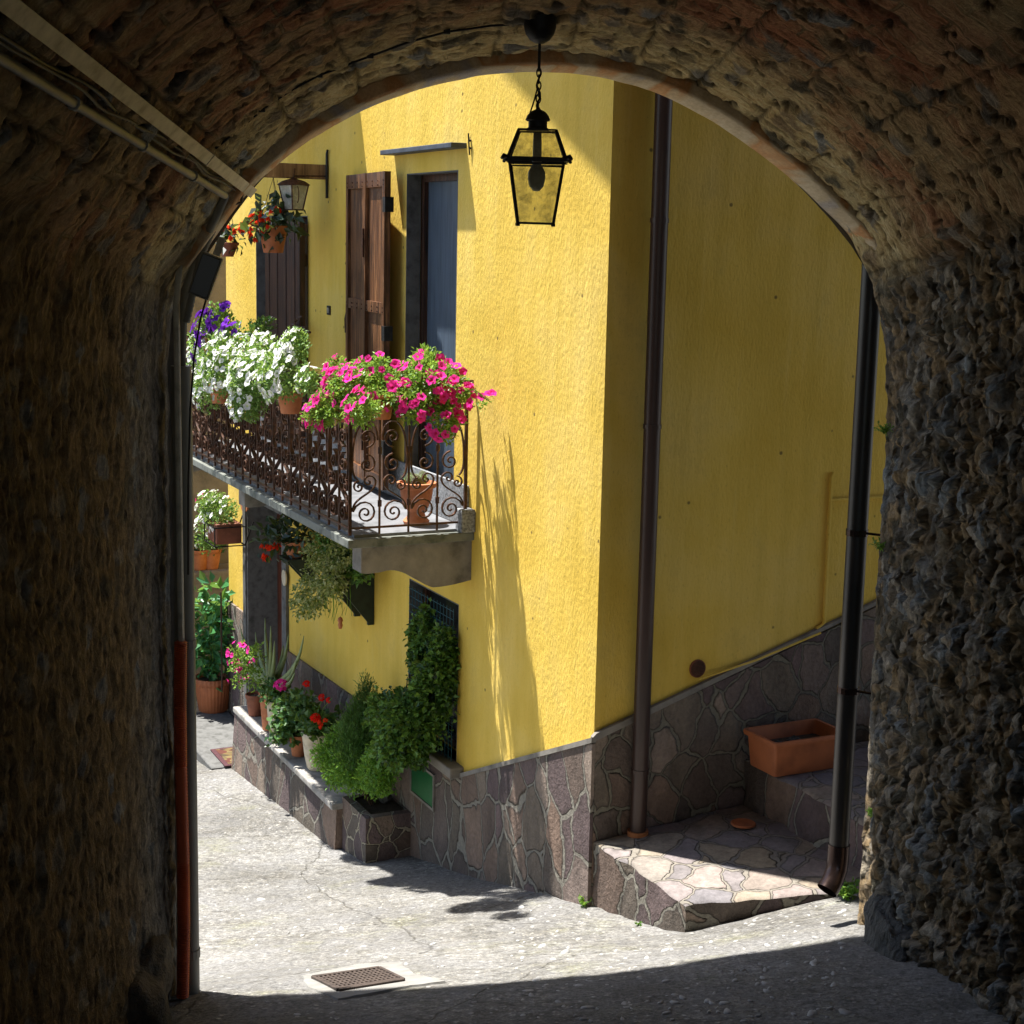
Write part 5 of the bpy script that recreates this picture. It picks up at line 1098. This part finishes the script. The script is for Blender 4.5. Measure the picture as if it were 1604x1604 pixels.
bl = [blob(345, 500, .9, 26, 20, 18), blob(328, 515, .95, 26, 24, 18), blob(365, 520, .9, 18, 14, 12), blob(312, 535, .95, 12, 26, 12)]
foliage(t, base, bl + [blob(345, 525, .9, 30, 25, 20)], 1500, .030, LEAF, up=.9); blossoms(t, base, bl, 46, .037, 'petunia', 'purple')
base = V(*PF(400, 560, .6)); t = bthing('pale_petunia_pot', base, 'pale bluish white petunias standing in shade behind the white ones on the balcony', 'potted flowers'); pot(t, (0, 0, 0), .08, .06, .14, M['terra'])
bl = [blob(400, 525, .6, 24, 18, 18), blob(415, 512, .6, 12, 10, 10)]; foliage(t, base, bl, 500, .035, M['ivy'], up=.8); blossoms(t, base, bl, 12, .036, 'petunia', 'white')
# cactus pot on the balcony floor
q = PF(652, 815, .30); base = V(PG(652, 812, -1.95)[0], PG(652, 812, -1.95)[1], zf + .002); k = pxr(base)
t = bthing('cactus_urn', base, 'terracotta urn with a spiny dry cactus standing on the balcony floor', 'potted plant')
R_ = 30 * k; pot(t, (0, 0, 0), R_, R_ * .6, 75 * k, M['terra'], prof=[(.001, 0), (R_ * .66, 0), (R_ * .7, .015), (R_ * .5, .04), (R_ * .42, .075), (R_ * .62, .10), (R_ * .78, .15), (R_ * .84, .19), (R_ * .86, .225), (R_ * 1.0, .232), (R_ * 1.03, .238), (R_ * 1.03, .262), (R_ * .9, .265), (R_ * .85, .24), (.001, .235)], soil=False)
g = MB()
for _ in range(9):
    a = rnd(0, 6.28); rr = rnd(0, R_ * .55); hh = rnd(.05, .10); g.lathe([(.001, 0), (.022, 0), (.028, hh * .5), (.018, hh * .9), (.001, hh)], (rr * cos(a), rr * sin(a), .235), 10, 5, .25)
g.build('cactus', M['cactus'], t, True)
g = MB()
for _ in range(260):
    d = rdir(); d[2] = abs(d[2]); p = V(rnd(-1, 1) * R_ * .6, rnd(-1, 1) * R_ * .6, .245 + rnd(0, .07)); g.add([p, p + d * .03, p + V(.0015, .0015, 0)], [(0, 1, 2)])
g.build('spines', M['weed'], t)

# ================================================================= HANGING POT, WALL LANTERN, FAR HANGING BASKET
ctr_ = V(*PG(428, 396, -4.62)); k = pxr(ctr_)
t = bthing('hanging_flower_pot', ctr_, 'terracotta coloured pot of red begonias hanging on thin wires from the jutting beam', 'hanging pot')
pot(t, (0, 0, 0), 23 * k, 15.5 * k, 42 * k, M['plasticterra'], rim=False)
bl = [(ctr_ + V(0, 0, 52 * k), 40 * k, 30 * k, 18 * k), (ctr_ + V(-.02, -.08, 40 * k), 44 * k, 30 * k, 12 * k), (ctr_ + V(0, 0, 62 * k), 20 * k, 18 * k, 14 * k)]
foliage(t, ctr_, bl, 200, .10, M['darkleaf'], droop=.5, wide=.6, clump=2); blossoms(t, ctr_, bl[:2], 34, .046, 'bell', 'coral', down=True)
bl = [(ctr_ + V(-.09, -.13, 42 * k), 14 * k, 16 * k, 10 * k)]; blossoms(t, ctr_, bl, 8, .033, 'bell', 'coral', down=True)
g = MB(); zb_ = PF(513, 281)[2] - ctr_[2]
for a in (0, 2.1, 4.2): g.tube([(23 * k * cos(a), 23 * k * sin(a), 42 * k), (.01, 0, zb_)], .0022, 4)
g.tube([(.01, 0, zb_ - .01), (.01, 0, zb_ + .03)], .004, 5); g.build('hanger', M['black'], t)
ctr_ = V(*PG(357, 402, -4.75)); k = pxr(ctr_)
t = bthing('hanging_basket', ctr_, 'small brown hanging pot with a few red flowers half hidden by the arch edge', 'hanging pot')
pot(t, (0, 0, 0), 17 * k, 9 * k, 22 * k, M['darkterra']); bl = [(ctr_ + V(0, 0, 34 * k), 24 * k, 18 * k, 12 * k)]; foliage(t, ctr_, bl, 90, .07, M['darkleaf'], droop=.3, clump=2); blossoms(t, ctr_, bl, 8, .03, 'bell', 'coral', down=True)
g = MB()
for a in (0, 2.1, 4.2): g.tube([(17 * k * cos(a), 17 * k * sin(a), 22 * k), (0, 0, 110 * k)], .002, 4)
g.build('hanger', M['black'], t)
# wall lantern
tp_ = V(*PG(460, 290, -4.50)); k = pxr(tp_)
t = bthing('wall_lantern', tp_, 'dark wall lantern with milky panes hanging under the jutting beam', 'lantern')
def sqk(r, z): return [V(r * cos(.35 + pi / 4 + i * pi / 2), r * sin(.35 + pi / 4 + i * pi / 2), z) for i in range(4)]
A_, B_ = sqk(21 * k * 1.1, 0), sqk(13 * k * 1.1, -38 * k); g = MB()
for Q in (A_, B_): g.tube(Q, .008, 4, closed=True)
for i in range(4): g.tube([A_[i], B_[i]], .007, 4)
g.lathe([(24 * k * 1.05, 0), (26 * k, .004), (18 * k, 6 * k), (5 * k, 10 * k), (.001, 12 * k)], (0, 0, 0), 20)
for s in (-1, 1): g.tube([(s * 20 * k + s * .03 * sin(a), 0, -.01 + -.03 * (1 - cos(a)) - .02 * a) for a in np.linspace(0, 3.1, 10)], .004, 5)
g.build('frame', M['iron'], t)
for i in range(4): j = (i + 1) % 4; g = MB(); g.add([A_[i], A_[j], B_[j], B_[i]], [(0, 1, 2, 3)]); g.build('pane', M['opal'], t)
g = MB(); g.tube([(0, 0, 10 * k), (0, .01, 26 * k)], .006, 6); g.tube([(.0, 0, 14 * k), (.0, .35, 16 * k)], .007, 6); g.build('bracket', M['iron'], t)

# ================================================================= WALL SHELVES UNDER THE BALCONY
q0 = PF(560, 905, .16)
t = bthing('wall_shelf_planter', (q0[0], -.004, q0[2] - .1), 'dark green wooden wall bracket with a pot of trailing variegated ivy under the balcony', 'wall planter')
base = V(q0[0], -.004, q0[2] - .1)
xL, xR = PF(541, 905, .12)[0], PF(578, 905, .04)[0]; zt_ = PF(575, 905, .1)[2]; zb_ = PF(572, 975, .04)[2]
g = MB()
for x in (xL, xR): g.prism([(-.005, zt_), (-.30, zt_), (-.30, zt_ - .05), (-.05, zb_ + .02), (-.05, zb_), (-.005, zb_)], 0, x - .014, x + .014)
g.box(xL - .02, xR + .02, -.31, -.006, zt_ - .022, zt_ - .002); g.box(xL - .02, xR + .02, -.312, -.296, zt_ + .05, zt_ + .075)
for x in (xL, (xL + xR) / 2, xR): g.box(x - .012, x + .012, -.318, -.300, zt_ - .02, zt_ + .08)
sub3(g, base).build('bracket', M['greenwood'], t)
xm = (xL + xR) / 2; pot(t, (xm - base[0], -.15, zt_ - base[2]), .105, .075, .14, M['darkterra'])
bl = [blob(505, 870, .35, 38, 28, 30), blob(490, 925, .42, 36, 40, 26), blob(520, 900, .36, 34, 40, 24), blob(478, 945, .42, 26, 22, 20), blob(540, 860, .3, 26, 30, 24)]
foliage(t, base, bl, 3600, .030, M['variegated'], droop=.7, wide=.75)
bl = [blob(545, 868, .22, 32, 34, 20), blob(565, 890, .2, 18, 14, 14), blob(520, 850, .3, 24, 24, 18)]; foliage(t, base, bl, 900, .045, M['ivy'], droop=.2, wide=.85, name='dark_foliage')
g = MB(); bp = V(*PF(530, 950, .3))
for _ in range(16):
    p = bp + V(rnd(-.15, .15), rnd(-.1, .1), rnd(-.05, .05)); g.tube([p - base + V(0, 0, .15), p - base + V(.02, 0, .03), p - base + V(rnd(-.05, .05), 0, -.06)], .0018, 4)
g.build('hanging_stems', M['weed'], t)
o_ = V(*PF(533, 975, .10)); tt = bthing('hanging_ornament', o_, 'small orange clay figure ornament hanging below the green wall bracket', 'ornament')
g = MB(); g.lathe([(.001, -.05), (.012, -.048), (.020, -.02), (.014, .0), (.022, .015), (.016, .035), (.001, .045)], (0, 0, 0), 12); g.tube([(0, 0, .04), (0, .04, .12)], .0015, 4); g.build('ornament', M['terra'], tt, True)
# begonia bracket
q0 = V(*PF(462, 872, .15)); t = bthing('begonia_wall_pot', q0, 'dark-leaved red begonia in a small pot on a wall bracket beside the low door', 'wall planter')
pot(t, (0, 0, 0), .085, .06, .13, M['terra'])
g = MB(); g.box(-.12, .12, -.10, .14, -.022, -.002); g.prism([(.14, -.02), (-.08, -.02), (.10, -.22), (.14, -.22)], 0, -.10, -.075); g.prism([(.14, -.02), (-.08, -.02), (.10, -.22), (.14, -.22)], 0, .075, .10); g.build('bracket', M['greenwood'], t)
bl = [(q0 + V(.02, 0, .20), .22, .16, .10), (q0 + V(-.1, -.1, .12), .14, .12, .08)]; foliage(t, q0, bl, 260, .09, M['darkleaf'], droop=.3, clump=2); blossoms(t, q0, [(q0 + V(-.12, -.14, .05), .14, .1, .07)], 16, .03, 'bell', 'coral', down=True)

# ================================================================= POTS ON THE LEDGE AND IN THE BOX
random.seed(77)
def ledge_pot(name, px, py, z, wpx, hpx, label, mat, r0=.72, flute=0, fl=0, rim=True, cat='potted plant', prof=None):
    p = PZ(px, py, z); p = (p[0], min(p[1], -.05 - 0), z + .002); k = pxr(p); t = bthing(name, p, label, cat); r = wpx * k / 2
    pot(t, (0, 0, 0), r, r * r0, hpx * k, mat, rim=rim, flute=flute, fl=fl, prof=prof(r, hpx * k) if prof else None); return t, V(*p), r, hpx * k, k
def urn(r, h): return [(.001, 0), (r * .62, 0), (r * .68, .01), (r * .82, h * .3), (r * .93, h * .65), (r * .99, h * .86), (r * 1.04, h * .89), (r * 1.06, h * .96), (r * 1.03, h), (r * .92, h), (r * .88, h * .88), (.001, h * .86)]
t, b_, r_, h_, k = ledge_pot('aloe_pot', 424, 1142, LZ, 36, 68, 'terracotta pot with a spreading aloe at the far end of the stone ledge', M['terra'])
g = MB(); c_ = V(0, 0, h_ + .0)
for px, py in ((377, 983), (400, 990), (415, 968), (430, 998), (444, 1005), (476, 990), (464, 1030), (372, 1015), (452, 988), (462, 1048), (388, 1052), (424, 975)):
    tip = V(*PZ(px, py, 0)) if False else V(*PF(px, py, -b_[1] + rnd(-.08, .12))) - b_; m_ = c_ * .5 + tip * .5 + V(0, 0, -.02) + V(tip[0], tip[1], 0) * .15
    m_ = m_ + V(m_[0], m_[1], 0) * .4; P = [c_ * (1 - t_) ** 2 + m_ * 2 * t_ * (1 - t_) + tip * t_ * t_ + (V(0, 0, -.03) * (t_ > .9) if tip[0] > .1 else 0) for t_ in np.linspace(0, 1, 9)]
    g.tube(P, [.031 * (1 - .93 * (i / 8) ** 1.2) for i in range(9)], 6)
g.build('aloe_leaves', M['aloe'], t, True)
t, b_, r_, h_, k = ledge_pot('pink_geranium_pot', 436, 1160, LZ, 36, 66, 'tall cream coloured clay pot with one pink geranium head on the ledge', M['cream'], prof=urn)
bl = [(b_ + V(-.02, -.02, h_ + .05), .12, .10, .07)]; foliage(t, b_, bl, 300, .05, M['gerleaf'], wide=.9, clump=3)
f_ = V(*PF(438, 1082, -b_[1] + .05)); blossoms(t, b_, [(f_, .005, .005, .005)], 1, .06, 'cluster', 'pink', face=(.3, -.3, .9), spread=.1, sc0=(1, 1)); stems(t, b_, [(f_, .005, .005, .005)], b_ + V(0, 0, h_ * .9), 1, .004, M['weed'], 'stem')
f_ = V(*PF(478, 1077, -b_[1])); blossoms(t, b_, [(f_, .02, .02, .01)], 1, .032, 'cluster', 'red', face=(.3, -.3, .9), spread=.1, sc0=(1, 1))
t, b_, r_, h_, k = ledge_pot('pink_petunia_pot', 400, 1120, LZ - .0, 30, 34, 'small pot of pink petunias beside the aloe at the far end of the ledge', M['darkterra'])
bl = [blob(375, 1030, .6, 18, 22, 14), blob(395, 1060, .5, 24, 22, 16), blob(372, 1055, .6, 16, 20, 12), blob(402, 1025, .5, 18, 16, 14)]; foliage(t, b_, bl, 1000, .03, M['leaf']); blossoms(t, b_, bl, 22, .040, 'petunia', 'pink')
t, b_, r_, h_, k = ledge_pot('leafy_geranium_pot', 468, 1183, LZ, 30, 34, 'low terracotta pot under dense green geranium leaves between the two cream pots', M['terra'])
bl = [blob(452, 1125, .40, 28, 30, 24), blob(462, 1105, .38, 22, 20, 20), blob(445, 1148, .44, 18, 16, 14), blob(480, 1110, .35, 18, 14, 14)]; foliage(t, b_, bl, 1100, .05, M['gerleaf'], wide=.95, clump=4, droop=.1)
t, b_, r_, h_, k = ledge_pot('red_geranium_pot', 497, 1204, LZ, 46, 60, 'ribbed cream pot with a bright red geranium near the shrubs', M['cream'], flute=26, fl=.05, prof=urn)
bl = [(b_ + V(.0, .0, h_ + .07), .15, .13, .09)]; foliage(t, b_, bl, 420, .055, M['gerleaf'], wide=.95, clump=3)
for px, py, rr in ((496, 1127, .065), (483, 1110, .04), (505, 1095, .045), (474, 1125, .03), (520, 1093, .035)):
    f_ = V(*PF(px, py, -b_[1] + (.08 if rr > .06 else 0))); blossoms(t, b_, [(f_, .003, .003, .003)], 1, .05, 'cluster', 'red', face=(.3, -.5, .7), spread=.1, sc0=(rr / .05, rr / .05)); stems(t, b_, [(f_, .003, .003, .003)], b_ + V(0, 0, h_), 1, .003, M['weed'], 'stem')
f_ = V(*PF(507, 1133, -b_[1] + .10)); blossoms(t, b_, [(f_, .02, .02, .02)], 5, .02, 'cluster', 'coral', sc0=(.7, 1))

# shrubs
random.seed(8)
def shrub(name, base, blobs, n, size, mat, label, stem_to, up=.8, wide=.35, droop=0, cat='shrub', clump=7, lim=None, sg=7):
    t = bthing(name, base, label, cat); foliage(t, base, blobs, n, size, mat, up=up, wide=wide, droop=droop, clump=clump, lim=lim)
    g = MB()
    for _ in range(sg):
        p = V(*stem_to) + rdir() * .12; g.tube([V(rnd(-.02, .02), rnd(-.02, .02), 0), (p - base) * .5 + V(rnd(-.03, .03), 0, 0), p - base], [.012, .008, .003], 5)
    g.build('branches', M['darkwood'], t); return t
bs = V(-2.9, -.2, BZ - .012)
bl = [blob(560, 1200, .33, 52, 44, 40), blob(545, 1170, .34, 42, 36, 34), blob(590, 1215, .30, 40, 30, 30), blob(530, 1205, .38, 28, 30, 24), blob(598, 1195, .32, 34, 36, 30)]
bl += [blob(515, 1185, .48, 22, 24, 24)]
shrub('round_shrub', bs, bl, 12500, .030, M['thuja'], 'bright green bushy shrub overflowing the planter box and the ledge', (-2.95, -.3, -3.75), up=.3, wide=.55)
bl = [blob(572, 1075, .22, 9, 20, 9), blob(570, 1100, .24, 19, 22, 18), blob(565, 1125, .28, 29, 25, 26), blob(563, 1150, .32, 38, 28, 32), blob(556, 1180, .36, 44, 30, 34)]
shrub('conifer', V(-3.0, -.15, BZ - .012), bl, 12500, .032, M['thuja_dark'], 'small dark pointed conifer standing behind the bright round shrub', (-3.0, -.22, -3.4), up=2.0, wide=.16)
bl = [blob(640, 1130, .28, 62, 46, 46), blob(608, 1120, .30, 38, 36, 30), blob(620, 1165, .36, 36, 34, 28), blob(675, 1090, .18, 44, 60, 30), blob(693, 1030, .10, 26, 50, 16), blob(668, 975, .06, 12, 34, 8), blob(690, 1140, .15, 28, 45, 20), blob(615, 1170, .3, 30, 30, 24), blob(655, 1000, .06, 14, 60, 8), blob(650, 1170, .2, 36, 26, 24), blob(700, 1075, .08, 18, 60, 8)]
shrub('window_ivy', V(-2.5, -.12, -3.46), bl, 13500, .036, M['ivy'], 'dark ivy climbing up the low window and hanging over its sill', (-2.3, -.1, -3.0), up=.2, wide=.85, droop=.3, cat='climbing plant', clump=5, lim=lambda p: p[0] < l1[1] + .02 if p[2] > -3.35 else True, sg=9)

# big pot with broad-leaved plant, far left
p = PZ(334, 1112, -4.60); pp = (min(p[0], -6.3), p[1], -4.598); k = pxr(pp)
t = bthing('broad_leaf_pot', pp, 'large ribbed terracotta pot with a tall broad-leaved green plant next to the low door', 'potted plant'); b_ = V(*pp)
pot(t, (0, 0, 0), 29 * k, 22 * k, 54 * k, M['plasticterra'], flute=30, fl=.035, n=120)
bl = [(b_ + V(0, 0, 85 * k), 30 * k, 28 * k, 30 * k), (b_ + V(0, 0, 130 * k), 36 * k, 30 * k, 32 * k), (b_ + V(0, 0, 165 * k), 26 * k, 24 * k, 24 * k)]
foliage(t, b_, bl, 620, .115, M['tomleaf'], droop=.35, wide=.6, clump=4); stems(t, b_, bl, b_ + V(0, 0, 48 * k), 9, .007, M['weed'])
g = MB(); q = V(*PF(347, 1010, -b_[1])) - b_; g.tube([(q[0], 0, 45 * k), (q[0], 0, 200 * k)], .009, 6); g.build('stake', M['darkwood'], t)
# white petunias in a brown trough on an iron bracket
q0 = V(*PF(352, 848, .22)); t = bthing('white_petunia_trough', q0, 'brown trough of white petunias on a black iron bracket beyond the low door', 'potted flowers'); k = pxr(q0)
g = MB(); g.bbox(-.16, .16, -.12, .12, 0, .19, .02); g.build('trough', M['darkterra'], t)
g = MB()
for z in (-.012, .16): g.tube([(-.18, -.14, z), (.18, -.14, z), (.18, .14, z), (-.18, .14, z)], .008, 4, closed=True)
for x in (-.18, .18): g.tube([(x, -.14, -.012), (x, -.14, .17)], .007, 4); g.tube([(x, .14, -.012), (x, .22, .2)], .007, 4)
g.build('bracket', M['black'], t)
bl = [blob(345, 805, .25, 34, 28, 26), blob(325, 835, .3, 22, 30, 20), blob(330, 790, .3, 26, 20, 20)]; foliage(t, q0, bl, 2200, .034, M['leafw']); blossoms(t, q0, bl, 72, .036, 'petunia', 'white')
f_ = blob(318, 782, .3, 8, 5); blossoms(t, q0, [f_], 4, .04, 'petunia', 'pink')
# neighbour's low wall with pots, grey house at the end of the lane
xb = -9.3
q = PG(325, 891, xb + .2); t = thing('low_stone_wall', (xb + .1, q[1], -4.95), 'low grey garden wall closing the view at the far left of the lane', 'wall')
g = MB(); zt_ = q[2] + .0; g.bbox(-.15, .25, -2.2, 2.6, -.8, zt_ + 4.95, .03); g.build('wall', M['greyhouse'], t)
for i, (px, lab) in enumerate(((331, 'right-hand terracotta pot standing on the low grey garden wall'), (312, 'left-hand terracotta pot on the low grey garden wall, partly hidden by the jamb pipe'))):
    p = V(*PG(px, 890, xb + .2)); p[2] = zt_ + .002; k = pxr(p); t = bthing('terracotta_pot', p, lab, 'flower pot', 'terracotta pots on the low wall'); pot(t, (0, 0, 0), 16 * k, 11 * k, 32 * k, M['terra']); bl = [(p + V(0, 0, 38 * k), 16 * k, 16 * k, 10 * k)]; foliage(t, p, bl, 160, .05, M['gerleaf'])
t = thing('grey_house', (-10.6, -2.0, -5.2), 'grey rough rendered house at the far end of the lane', 'house')
g = MB(); g.box(-1.2, 1.2, -3.5, 6, 0, 5.35); g.build('wall', M['greyhouse'], t); g = MB(); g.prism([(-3.7, 5.3), (-3.7, 5.42), (1.2, 6.4), (6.2, 5.42), (6.2, 5.3)], 0, -1.4, 1.4); g.build('roof', M['tile'], t)

# ================================================================= WEEDS
random.seed(4)
def weed(px, py, n, size, h, label, o=None, z=None):
    p = V(*w2h(GR(px, py))) if z is None else V(*z); t = bthing('weed_tuft', p, label, 'weed'); g = MB()
    for _ in range(n):
        a = rnd(0, 6.28); d = V(cos(a), sin(a), rnd(.5, 1.6)); d /= np.linalg.norm(d); L = rnd(.3, 1) * h; q = d * L; g.tube([(0, 0, 0), q * .5 + V(0, 0, .01), q], .0012, 3)
        for k in range(4): r = rdir() + V(0, 0, .5); r /= np.linalg.norm(r); g.leaf(q * (.4 + .15 * k + .1), r, rdir() * .4 + V(0, 0, 1), size * rnd(.6, 1.2), size * .55)
    g.build('leaves', M['weed'], t)
weed(915, 1420, 34, .022, .07, 'small weed tuft at the foot of the cladding where the landing starts')
weed(1325, 1408, 46, .034, .13, 'bright green weed tuft at the foot of the dark downpipe')
weed(1000, 1450, 10, .015, .03, 'tiny weed tuft along the base of the landing side')
for px, py, lab in ((1385, 680, 'small fern-like weed growing high on the right jamb stones'), (1378, 862, 'little weed sprig growing from the right jamb at mid height'), (1372, 1280, 'low weed growing from the right jamb above the boulder')):
    p = PA(px, py, 6.42); pw = np.array(MP @ Vector(p)); weed(0, 0, 22, .018, .06, lab, z=w2h(pw))
